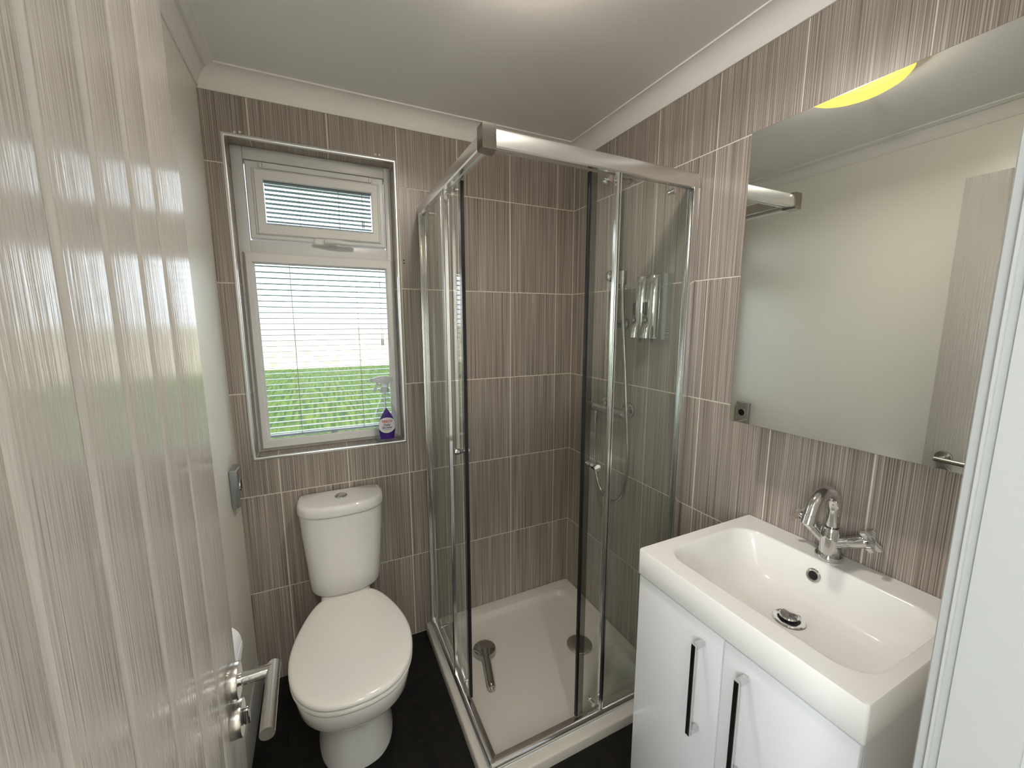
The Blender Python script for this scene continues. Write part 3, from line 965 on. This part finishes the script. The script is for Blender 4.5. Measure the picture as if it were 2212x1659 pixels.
seat_half = [(0, -0.216), (0.05, -0.216), (0.090, -0.219), (0.128, -0.272), (0.162, -0.36), (0.180, -0.44), (0.183, -0.51), (0.172, -0.58), (0.145, -0.64), (0.10, -0.685), (0.05, -0.704), (0, -0.709)]
pan_half = [(0, -0.19), (0.05, -0.19), (0.095, -0.20), (0.135, -0.25), (0.160, -0.34), (0.173, -0.43), (0.176, -0.50), (0.166, -0.57), (0.140, -0.63), (0.098, -0.672), (0.05, -0.690), (0, -0.695)]
R = []
for z, sx, yb, yf in ((0.0, 0.70, -0.13, -0.520), (0.012, 0.70, -0.13, -0.520), (0.06, 0.635, -0.13, -0.508), (0.14, 0.585, -0.13, -0.500), (0.185, 0.60, -0.13, -0.515), (0.215, 0.66, -0.14, -0.545),
                      (0.25, 0.78, -0.155, -0.592), (0.29, 0.90, -0.17, -0.642), (0.33, 0.965, -0.18, -0.675), (0.37, 0.99, -0.185, -0.690), (0.395, 1.0, -0.19, -0.694), (0.4035, 0.985, -0.192, -0.690)):
    R.append(mirrored(scaled(pan_half, sx, yb, yf), XT, z))
loft('pan', R, CERAMIC, wc_, smooth=70)
box('cistern_shelf', (XT - 0.092, -0.235, 0.26), (XT + 0.092, -0.03, 0.404), CERAMIC, wc_, 0.018, 4)
def seat_rings(zs): return [mirrored([(dx * s, -0.45 + (y + 0.45) * s) for dx, y in seat_half], XT, z) for z, s in zs]
loft('seat', seat_rings(((0.405, 0.965), (0.407, 0.985), (0.412, 0.995), (0.420, 0.99), (0.4225, 0.975))), SEATM, wc_, smooth=70)
loft('lid', seat_rings(((0.4245, 0.98), (0.4265, 0.995), (0.431, 1.0), (0.437, 0.995), (0.4415, 0.98), (0.4445, 0.94), (0.446, 0.80), (0.447, 0.5), (0.4475, 0.15))), SEATM, wc_, smooth=70)
for s in (-1, 1):
    cyl('hinge', (XT + s * 0.075 - 0.02, -0.222, 0.416), (XT + s * 0.075 + 0.02, -0.222, 0.416), 0.010, SATIN, wc_, 16, 0.002)
XCi = -1.137
cist_half = [(0, -0.010), (0.08, -0.010), (0.145, -0.011), (0.157, -0.03), (0.160, -0.075), (0.153, -0.115), (0.128, -0.150), (0.085, -0.171), (0.04, -0.178), (0, -0.180)]
def cist(sx, sy, z): return mirrored([(dx * sx, -0.010 + (y + 0.010) * sy) for dx, y in cist_half], XCi, z)
loft('cistern', [cist(0.74, 0.84, 0.404), cist(0.80, 0.91, 0.408), cist(0.825, 0.935, 0.418), cist(0.845, 0.945, 0.46), cist(0.89, 0.955, 0.55), cist(0.945, 0.965, 0.66), cist(0.965, 0.97, 0.735)], CERAMIC, wc_, smooth=50)
loft('cistern_lid', [cist(0.975, 0.975, 0.7365), cist(0.99, 0.99, 0.7385), cist(1.0, 1.0, 0.745), cist(0.998, 0.998, 0.762), cist(0.985, 0.985, 0.772), cist(0.955, 0.955, 0.778), cist(0.90, 0.90, 0.780)], CERAMIC, wc_, smooth=60)
bt = lathe('flush_button', [(0.0, 0), (0.0235, 0), (0.0235, 0.003), (0.020, 0.006), (0.0185, 0.0045), (0.0, 0.0045)], (-1.137, -0.082, 0.780), (0, 0, 1), CHROME, wc_, 32)
half = [(-1.137 + 0.0165 * math.cos(a), -0.084 - 0.0165 * math.sin(a) * 0.9) for a in [PI * i / 14 for i in range(15)]]
half2 = [(x, -0.164 - y) for x, y in half]
loft('button_half', [[(x, y, 0.7845) for x, y in half], [(x, y, 0.788) for x, y in half]], CHROME, bt)
loft('button_half', [[(x, y + 0.001, 0.7845) for x, y in half2], [(x, y + 0.001, 0.7872) for x, y in half2]], CHROME, bt)

# ------------------------------------------------------------------ vanity unit and basin
van = thing('vanity_unit', (-0.22, -1.258, 0), 'gloss white two-door vanity cabinet below the basin', 'cabinet')
box('side_panel', (-0.424, -1.504, 0.0), (-0.002, -1.488, 0.8015), GLOSSW, van, 0.0008, 1)
box('side_panel', (-0.424, -1.028, 0.0), (-0.002, -1.012, 0.8015), GLOSSW, van, 0.0008, 1)
box('back_panel', (-0.010, -1.487, 0.02), (-0.003, -1.029, 0.80), GLOSSW, van)
box('base_panel', (-0.424, -1.487, 0.02), (-0.011, -1.029, 0.036), GLOSSW, van)
box('plinth', (-0.400, -1.487, 0.0), (-0.385, -1.029, 0.02), GLOSSW, van)
for y0, y1, yh in ((-1.2615, -1.011, -1.214), (-1.505, -1.2645, -1.317)):
    dr = box('cabinet_door', (-0.4425, y0, 0.03), (-0.4255, y1, 0.797), GLOSSW, van, 0.0018, 2)
    boxes('handle', [((-0.475, yh - 0.0055, 0.527), (-0.4685, yh + 0.0055, 0.759)), ((-0.469, yh - 0.0055, 0.747), (-0.443, yh + 0.0055, 0.759)), ((-0.469, yh - 0.0055, 0.527), (-0.443, yh + 0.0055, 0.539))], CHROME, dr, 0.0008)

bas = thing('basin', (-0.22, -1.258, 0.802), 'white rectangular inset basin on the vanity cabinet', 'basin')
def br_(x0, x1, y0, y1, r, z): return rect_ring(x0, x1, y0, y1, r, z, 8)
ZB = 0.873
loft('basin_body', [br_(-0.33, -0.14, -1.42, -1.15, 0.04, 0.752), br_(-0.372, -0.104, -1.462, -1.092, 0.05, 0.760), br_(-0.388, -0.090, -1.478, -1.062, 0.06, 0.790), br_(-0.398, -0.080, -1.486, -1.046, 0.06, 0.8028), br_(-0.446, -0.002, -1.510, -1.0085, 0.006, 0.8025), br_(-0.4475, -0.002, -1.5105, -1.008, 0.006, 0.806), br_(-0.4475, -0.002, -1.5105, -1.008, 0.006, 0.870), br_(-0.4455, -0.003, -1.5085, -1.010, 0.006, ZB), br_(-0.441, -0.006, -1.504, -1.0145, 0.008, ZB),
                    br_(-0.401, -0.075, -1.491, -1.040, 0.062, ZB), br_(-0.398, -0.078, -1.489, -1.042, 0.062, ZB), br_(-0.395, -0.081, -1.486, -1.045, 0.062, 0.8718), br_(-0.3925, -0.0835, -1.483, -1.048, 0.062, 0.867), br_(-0.388, -0.088, -1.478, -1.058, 0.062, 0.845),
                    br_(-0.378, -0.098, -1.468, -1.078, 0.062, 0.805), br_(-0.366, -0.108, -1.457, -1.098, 0.06, 0.780), br_(-0.348, -0.124, -1.440, -1.122, 0.055, 0.768), br_(-0.318, -0.150, -1.408, -1.16, 0.05, 0.764), br_(-0.25, -0.175, -1.30, -1.215, 0.03, 0.761)],
     BASINM, bas, True, True, 50)
lathe('waste_ring', [(0.022, 0.0), (0.033, 0.0), (0.034, 0.002), (0.032, 0.004), (0.024, 0.003), (0.022, 0.0)], (-0.208, -1.260, 0.762), (0, 0, 1), CHROME, bas, 36)
lathe('waste_plug', [(0.0, 0.0), (0.023, 0.0), (0.023, 0.001), (0.0, 0.001)], (-0.208, -1.260, 0.7622), (0, 0, 1), BLACK, bas, 28)
lathe('plug_disc', [(0.0, 0.0), (0.0195, 0.0), (0.021, 0.002), (0.018, 0.005), (0.0, 0.0065)], (-0.203, -1.257, 0.768), (-0.1, 0, 1), CHROME, bas, 28)
on = Vector((-1, 0, 0.22)).normalized()
oc = Vector((-0.0905, -1.244, 0.833))
lathe('overflow_ring', [(0.0095, 0.0), (0.0165, 0.0), (0.017, 0.0015), (0.015, 0.0035), (0.011, 0.003), (0.0095, 0.0)], oc, on, CHROME, bas, 32)
lathe('overflow_hole', [(0.0, 0.0), (0.0105, 0.0), (0.0105, 0.0008), (0.0, 0.0008)], oc, on, BLACK, bas, 24)

tap = thing('mixer_tap', (-0.045, -1.250, ZB), 'chrome swan-neck mixer tap with cross handles on the basin', 'tap')
tc_ = Vector((-0.045, -1.250, 0))
def tpnt(x, y, z): return (tc_.x + x, tc_.y + y, z)
lathe('base_flange', [(0.0, 0), (0.0285, 0), (0.0295, 0.002), (0.0295, 0.009), (0.028, 0.011), (0.020, 0.0115), (0.0, 0.0115)], tpnt(0, 0, ZB + 0.0002), (0, 0, 1), CHROME, tap, 36)
lathe('tap_body', [(0.0, 0), (0.0215, 0), (0.022, 0.003), (0.022, 0.070), (0.0205, 0.073), (0.0165, 0.0735), (0.0165, 0.071), (0.0, 0.071)], tpnt(0, 0, ZB + 0.011), (0, 0, 1), CHROME, tap, 36)
spp = [(0, 0, ZB + 0.078), (0, 0, ZB + 0.105), (0, 0, ZB + 0.130)]
arc = [(-0.050 + 0.050 * math.cos(a), 0, ZB + 0.132 + 0.052 * math.sin(a)) for a in [math.radians(d) for d in range(0, 161, 10)]]
end = Vector(arc[-1])
dirn = Vector((-math.sin(math.radians(160)), 0, math.cos(math.radians(160)))).normalized()
spp += arc + [tuple(end + dirn * 0.006), tuple(end + dirn * 0.014)]
spout = tube('spout', [tpnt(*p) for p in spp], 0.0142, CHROME, tap, 24)
e2 = end + dirn * 0.0145
lathe('spout_nozzle', [(0.0, 0), (0.0148, 0), (0.0152, 0.002), (0.0150, 0.022), (0.0125, 0.0225), (0.0, 0.020)], tpnt(*e2), dirn, CHROME, spout, 24)
for s in (-1, 1):
    d = Vector((0.06, s, 0.62)).normalized()
    st = Vector(tpnt(0, 0, ZB + 0.036))
    arm = lathe('valve_arm', [(0.0, 0.0), (0.0140, 0.0), (0.0140, 0.042), (0.0133, 0.0425), (0.0133, 0.0435), (0.0140, 0.044), (0.0145, 0.082), (0.0125, 0.085), (0.0, 0.085)], st, d, CHROME, tap, 28)
    u = Vector((1, 0, 0))
    u = (u - d * u.dot(d)).normalized()
    w = d.cross(u)
    c0 = st + d * 0.092
    a_ = math.radians(35)
    parts = []
    for ang in (a_, a_ + PI / 2):
        q = u * math.cos(ang) + w * math.sin(ang)
        r_ = d.cross(q)
        rings = [[c0 + q * k + r_ * (0.006 * i) + d * (0.005 * j) for i, j in ((-1, -1), (1, -1), (1, 1), (-1, 1))] for k in (-0.030, 0.030)]
        parts.append(loft_data(rings))
    parts.append(tube_data([st + d * 0.083, st + d * 0.090], 0.009, 16))
    V, F = merge(parts)
    add('cross_handle', V, F, CHROME, tap, 30)

# ------------------------------------------------------------------ mirror cabinet
mc = thing('mirror_cabinet', (-0.06, -1.248, 1.184), 'mirror-fronted wall cabinet above the basin', 'mirror')
box('cabinet_body', (-0.110, -1.498, 1.187), (-0.002, -1.000, 1.953), pmat('cabinet_grey', srgb(150, 148, 144), 0.35), mc, 0.001, 1)
mdr = box('mirror_door', (-0.1148, -1.500, 1.184), (-0.1105, -0.997, 1.956), pmat('mirror_edge', (0.45, 0.5, 0.48), 0.12, 1.0), mc, 0.0006, 1)
add('mirror_glass', [(-0.1151, -1.499, 1.185), (-0.1151, -0.998, 1.185), (-0.1151, -0.998, 1.955), (-0.1151, -1.499, 1.955),
                     (-0.1147, -1.499, 1.185), (-0.1147, -0.998, 1.185), (-0.1147, -0.998, 1.955), (-0.1147, -1.499, 1.955)],
    [[0, 1, 2, 3], [4, 7, 6, 5], [0, 4, 5, 1], [1, 5, 6, 2], [2, 6, 7, 3], [3, 7, 4, 0]], MIRROR, mdr)

# ------------------------------------------------------------------ ceiling lamps
def opal_material(name, col, strength, clear):
    """lit opal glass: glows and lets part of the bulb's light straight through"""
    m = emit_material(name, col, strength)
    t = NT(m)
    out = [n for n in t.n if n.type == 'OUTPUT_MATERIAL'][0]
    e = [n for n in t.n if n.type == 'EMISSION'][0]
    mix = t.new('ShaderNodeMixShader')
    tr = t.new('ShaderNodeBsdfTransparent')
    mix.inputs[0].default_value = 1 - clear
    t.link(tr.outputs[0], mix.inputs[1])
    t.link(e.outputs[0], mix.inputs[2])
    t.link(mix.outputs[0], out.inputs[0])
    return m


def lamp(loc, label, mat, bulb_col, watts, side):
    l = thing('ceiling_lamp', loc, label, 'lamp')
    lathe('lamp_base', [(0.0, 0.0), (0.155, 0.0), (0.157, -0.004), (0.156, -0.012), (0.153, -0.014), (0.151, -0.012), (0.0, -0.012)], loc, (0, 0, 1), WHITEP, l, 48)
    lathe('lamp_shade', [(0.150, -0.013), (0.150, -0.030), (0.149, -0.040), (0.140, -0.052), (0.115, -0.066), (0.08, -0.076), (0.04, -0.0815), (0.0, -0.083)], loc, (0, 0, 1), mat, l, 48)
    for a in (2.9,):
        p = Vector(loc) + Vector((0.160 * math.cos(a), 0.160 * math.sin(a), -0.030))
        tube('shade_screw', [p + Vector((0, 0, 0.008)), p, p - Vector((0, 0, 0.012))], [0.003, 0.003, 0.0055], DARKCH, l, 10)
    ld = bpy.data.lights.new('bulb', 'AREA')
    ld.shape = 'DISK'
    ld.size = 0.11
    ld.energy = watts
    ld.color = bulb_col
    ld.spread = math.radians(158)
    lo = bpy.data.objects.new('bulb', ld)
    COL.objects.link(lo)
    lo.parent = l
    lo.location = (0, 0, -0.026)
    pd = bpy.data.lights.new('filament', 'POINT')
    pd.energy = side
    pd.color = bulb_col
    pd.shadow_soft_size = 0.012
    po = bpy.data.objects.new('filament', pd)
    COL.objects.link(po)
    po.parent = l
    po.location = (0, 0, -0.050)
    return l


lamp((-0.705, -0.92, ZC), 'glowing warm yellow dome ceiling lamp, seen in the mirror', opal_material('warm_lamp_glow', (1.0, 0.54, 0.11), 1.15, 0.3), (1.0, 0.945, 0.87), LAMP_W, 7.2)
lamp((-1.0, -2.40, ZC), 'white dome fill lamp added in the corridor behind the viewpoint', opal_material('corridor_fill_glow', (1.0, 0.93, 0.84), 3.0, 0.5), (0.97, 0.98, 1.0), CORR_W, 1.0)  # unseen lamp, added as fill light through the doorway

# ------------------------------------------------------------------ spray bottle on the sill
CLEAR = glass_material('clear_bottle_plastic', (0.90, 0.92, 0.95), 1.6, 0.04, haze=0.07)
HEADM = pmat('frosted_trigger_plastic', srgb(215, 218, 225), 0.25)
HEADM.node_tree.nodes['Principled BSDF'].inputs['Transmission Weight'].default_value = 0.35
PURPLE = pmat('label_purple', srgb(62, 22, 130), 0.35)
LWHITE = pmat('label_white', srgb(235, 232, 232), 0.4)
NAVY = pmat('label_navy', srgb(30, 36, 100), 0.4)
REDT = pmat('label_red', srgb(190, 40, 40), 0.4)
sb = thing('spray_bottle', (-0.936, 0.0205, WZ0), 'clear trigger spray bottle with purple shower cleaner label on the tiled sill', 'spray bottle')
BX, BY, BZ0 = -0.936, 0.0205, WZ0 + 0.0003
def oval(hx, hy, z, n=40, dx=0.0):
    return [(BX + dx + hx * math.copysign(abs(math.cos(a)) ** 0.8, math.cos(a)), BY + hy * math.copysign(abs(math.sin(a)) ** 0.9, math.sin(a)), z) for a in [2 * PI * i / n for i in range(n)]]
bprof = [(0.036, 0.022, 0.0), (0.042, 0.026, 0.003), (0.047, 0.028, 0.015), (0.0505, 0.029, 0.045), (0.0515, 0.029, 0.075), (0.050, 0.029, 0.100), (0.046, 0.028, 0.118), (0.037, 0.025, 0.143), (0.028, 0.021, 0.163), (0.0205, 0.018, 0.180), (0.0185, 0.0175, 0.188), (0.0185, 0.0175, 0.200), (0.0155, 0.0155, 0.203), (0.0155, 0.0155, 0.212)]
loft('bottle', [oval(a, b, BZ0 + z) for a, b, z in bprof], CLEAR, sb, smooth=60)
tube('dip_tube', [(BX, BY, BZ0 + 0.01), (BX + 0.003, BY, BZ0 + 0.11), (BX, BY, BZ0 + 0.215)], 0.0022, HEADM, sb, 8)
lathe('collar', [(0.0, 0), (0.0175, 0), (0.018, 0.002), (0.0175, 0.018), (0.014, 0.022), (0.0, 0.022)], (BX, BY, BZ0 + 0.2125), (0, 0, 1), HEADM, sb, 24)
th_ = [(-0.050, 0.262), (-0.048, 0.274), (-0.030, 0.280), (0.0, 0.284), (0.022, 0.281), (0.034, 0.270), (0.039, 0.257), (0.034, 0.252), (0.024, 0.256), (0.016, 0.245), (0.013, 0.234), (-0.012, 0.234), (-0.014, 0.250), (-0.022, 0.257), (-0.034, 0.258)]
hdm = loft('trigger_head', [[(BX + x * s, BY + y, BZ0 + 0.258 + (z - 0.258) * s) for x, z in th_] for y, s in ((-0.010, 0.92), (-0.008, 1.0), (0.008, 1.0), (0.010, 0.92))], HEADM, sb, smooth=50)
tube('trigger', catmull([(BX - 0.026, BY, BZ0 + 0.256), (BX - 0.030, BY, BZ0 + 0.245), (BX - 0.036, BY, BZ0 + 0.232), (BX - 0.046, BY, BZ0 + 0.216)], 4), [0.006] * 6 + [0.005] * 6 + [0.0035], HEADM, hdm, 10)
box('nozzle', (BX - 0.058, BY - 0.008, BZ0 + 0.261), (BX - 0.048, BY + 0.008, BZ0 + 0.276), HEADM, hdm, 0.002, 1)
# label: front panel following the bottle belly
def lab_y(z):
    zz = z - BZ0
    for i in range(len(bprof) - 1):
        z0, z1 = bprof[i][2], bprof[i + 1][2]
        if z0 <= zz <= z1: return bprof[i][1] + (bprof[i + 1][1] - bprof[i][1]) * (zz - z0) / (z1 - z0)
    return bprof[5][1]
def lab_hx(z):
    zz = z - BZ0
    for i in range(len(bprof) - 1):
        z0, z1 = bprof[i][2], bprof[i + 1][2]
        if z0 <= zz <= z1: return bprof[i][0] + (bprof[i + 1][0] - bprof[i][0]) * (zz - z0) / (z1 - z0)
    return bprof[5][0]
def surf(x, z, off):
    c = max(-0.98, min(0.98, x / lab_hx(z)))
    ca = abs(c) ** (1 / 0.8)
    return (BX + x, BY - lab_y(z) * math.sqrt(max(0, 1 - ca * ca)) ** 0.9 - off, z)
def panel(name, fw, z0, z1, mat, off, parent, nz=24, nx=10, fc=None):
    V, F = [], []
    for i in range(nz + 1):
        z = z0 + (z1 - z0) * i / nz
        l, r = fw(z)
        for j in range(nx + 1):
            V.append(surf(l + (r - l) * j / nx, z, off))
    for i in range(nz):
        for j in range(nx):
            a = i * (nx + 1) + j
            F.append([a, a + 1, a + nx + 2, a + nx + 1])
    return add(name, V, F, mat, parent, 80)
LZ0, LZ1 = BZ0 + 0.013, BZ0 + 0.150
def lw(z):
    t = (z - LZ0) / (LZ1 - LZ0)
    w = 0.027 + 0.007 * math.sin(min(t / 0.42, 1) * PI / 2) if t < 0.42 else 0.034 * max(0.0, 1 - ((t - 0.42) / 0.58) ** 1.7)
    return (-w, w)
lab = panel('label', lw, LZ0, LZ1, PURPLE, 0.0006, sb, 40, 14)
cz, crz = BZ0 + 0.072, 0.036
def cw(z):
    a = 0.040 * math.sqrt(max(0, 1 - ((z - cz) / crz) ** 2))
    w = min(a, lw(z)[1] * 0.985)
    return (-w, w)
panel('label_disc', cw, cz - crz, cz + crz, LWHITE, 0.0010, lab, 30, 14)
def arc_panel(name, r0, r1, mat, off):
    V, F = [], []
    n = 24
    for i in range(n + 1):
        a = math.radians(205 + 130 * i / n)
        for r in (r0, r1):
            z = cz + 0.004 + r * math.sin(a) * 0.98
            x = r * math.cos(a) * 1.02
            w = lw(z)[1] * 0.98
            V.append(surf(max(-w, min(w, x)), z, off))
    for i in range(n):
        F.append([2 * i, 2 * i + 1, 2 * i + 3, 2 * i + 2])
    return add(name, V, F, mat, lab, 80)
arc_panel('label_band', 0.0365, 0.043, NAVY, 0.0013)
def text(name, s, x, z, size, mat, bold=0.0):
    cu = bpy.data.curves.new(name, 'FONT')
    cu.body = s
    cu.size = size
    cu.align_x = 'CENTER'
    cu.offset = bold
    cu.resolution_u = 3
    tmp = bpy.data.objects.new('tmp_text', cu)
    COL.objects.link(tmp)
    dg = bpy.context.evaluated_depsgraph_get()
    me = bpy.data.meshes.new_from_object(tmp.evaluated_get(dg))
    bpy.data.objects.remove(tmp)
    V = [surf(x + v.co.x, z + v.co.y, 0.0016) for v in me.vertices]
    F = [list(p.vertices) for p in me.polygons]
    bpy.data.meshes.remove(me)
    return add(name, V, F, mat, lab)
text('label_brand_text', 'TESCO', 0, BZ0 + 0.086, 0.0145, REDT, 0.0004)
text('label_title_text', 'Daily', 0, BZ0 + 0.0715, 0.0135, NAVY, 0.0003)
text('label_title_text', 'Shower', 0, BZ0 + 0.060, 0.0135, NAVY, 0.0003)
text('label_small_text', 'cleaning spray', 0, BZ0 + 0.0535, 0.006, NAVY)

# ------------------------------------------------------------------ wall box by the toilet
wb = thing('wall_dispenser', (XL, -0.109, 0.825), 'small silver wall box with a round opening beside the toilet', 'dispenser')
box('box_body', (XL + 0.0008, -0.150, 0.826), (-1.4625, -0.068, 0.962), pmat('silver_plastic', (0.42, 0.44, 0.47), 0.28, 0.85), wb, 0.003, 3)
box('front_plate', (-1.4628, -0.149, 0.827), (-1.4605, -0.069, 0.961), CHROME, wb, 0.001, 1)
lathe('opening_rim', [(0.020, 0.0), (0.026, 0.0), (0.0255, 0.002), (0.021, 0.002), (0.020, 0.0)], (-1.4606, -0.109, 0.898), (1, 0, 0), CHROME, wb, 32)
lathe('opening', [(0.0, 0.0), (0.0205, 0.0), (0.0205, 0.0008), (0.0, 0.0008)], (-1.4606, -0.109, 0.898), (1, 0, 0), BLACK, wb, 28)

# ------------------------------------------------------------------ toilet roll on its holder, behind the door edge
rh = thing('roll_holder', (XL, -0.855, 0.80), 'chrome toilet roll holder on the cream left wall', 'roll holder')
lathe('wall_rose', [(0.0, 0), (0.024, 0), (0.024, 0.006), (0.020, 0.009), (0.0, 0.009)], (XL + 0.0005, -0.92, 0.789), (1, 0, 0), CHROME, rh, 28)
tube('arm', catmull([(XL + 0.008, -0.92, 0.789), (XL + 0.045, -0.92, 0.789), (XL + 0.059, -0.913, 0.789), (XL + 0.062, -0.90, 0.789), (XL + 0.062, -0.765, 0.789)], 5), 0.006, CHROME, rh, 14)
tr_ = thing('toilet_roll', (XL + 0.062, -0.84, 0.72), 'white quilted toilet roll peeping out behind the door edge', 'toilet roll')
rcx, rcz = XL + 0.062, 0.775
NR = 40
out = [(rcx + 0.050 * math.cos(2 * PI * i / NR), rcz + 0.050 * math.sin(2 * PI * i / NR)) for i in range(NR)]
inn = [(rcx + 0.020 * math.cos(2 * PI * i / NR), rcz + 0.020 * math.sin(2 * PI * i / NR)) for i in range(NR)]
RR = [[(x, y, z) for x, z in c] for c, y in ((inn, -0.890), (out, -0.890), (out, -0.788), (inn, -0.788), (inn, -0.890))]
V, F = loft_data(RR, False, False)
add('paper_roll', V, F, PAPER, tr_, 40)
sh = [(rcx + 0.0508, rcz), (rcx + 0.0508, rcz - 0.015), (rcx + 0.047, rcz - 0.038), (rcx + 0.040, rcz - 0.065)]
sh2 = [(x - 0.0008, z) for x, z in sh[::-1]]
loft('loose_sheet', [[(x, y, z) for x, z in sh + sh2] for y in (-0.889, -0.789)], PAPER, tr_, smooth=40)
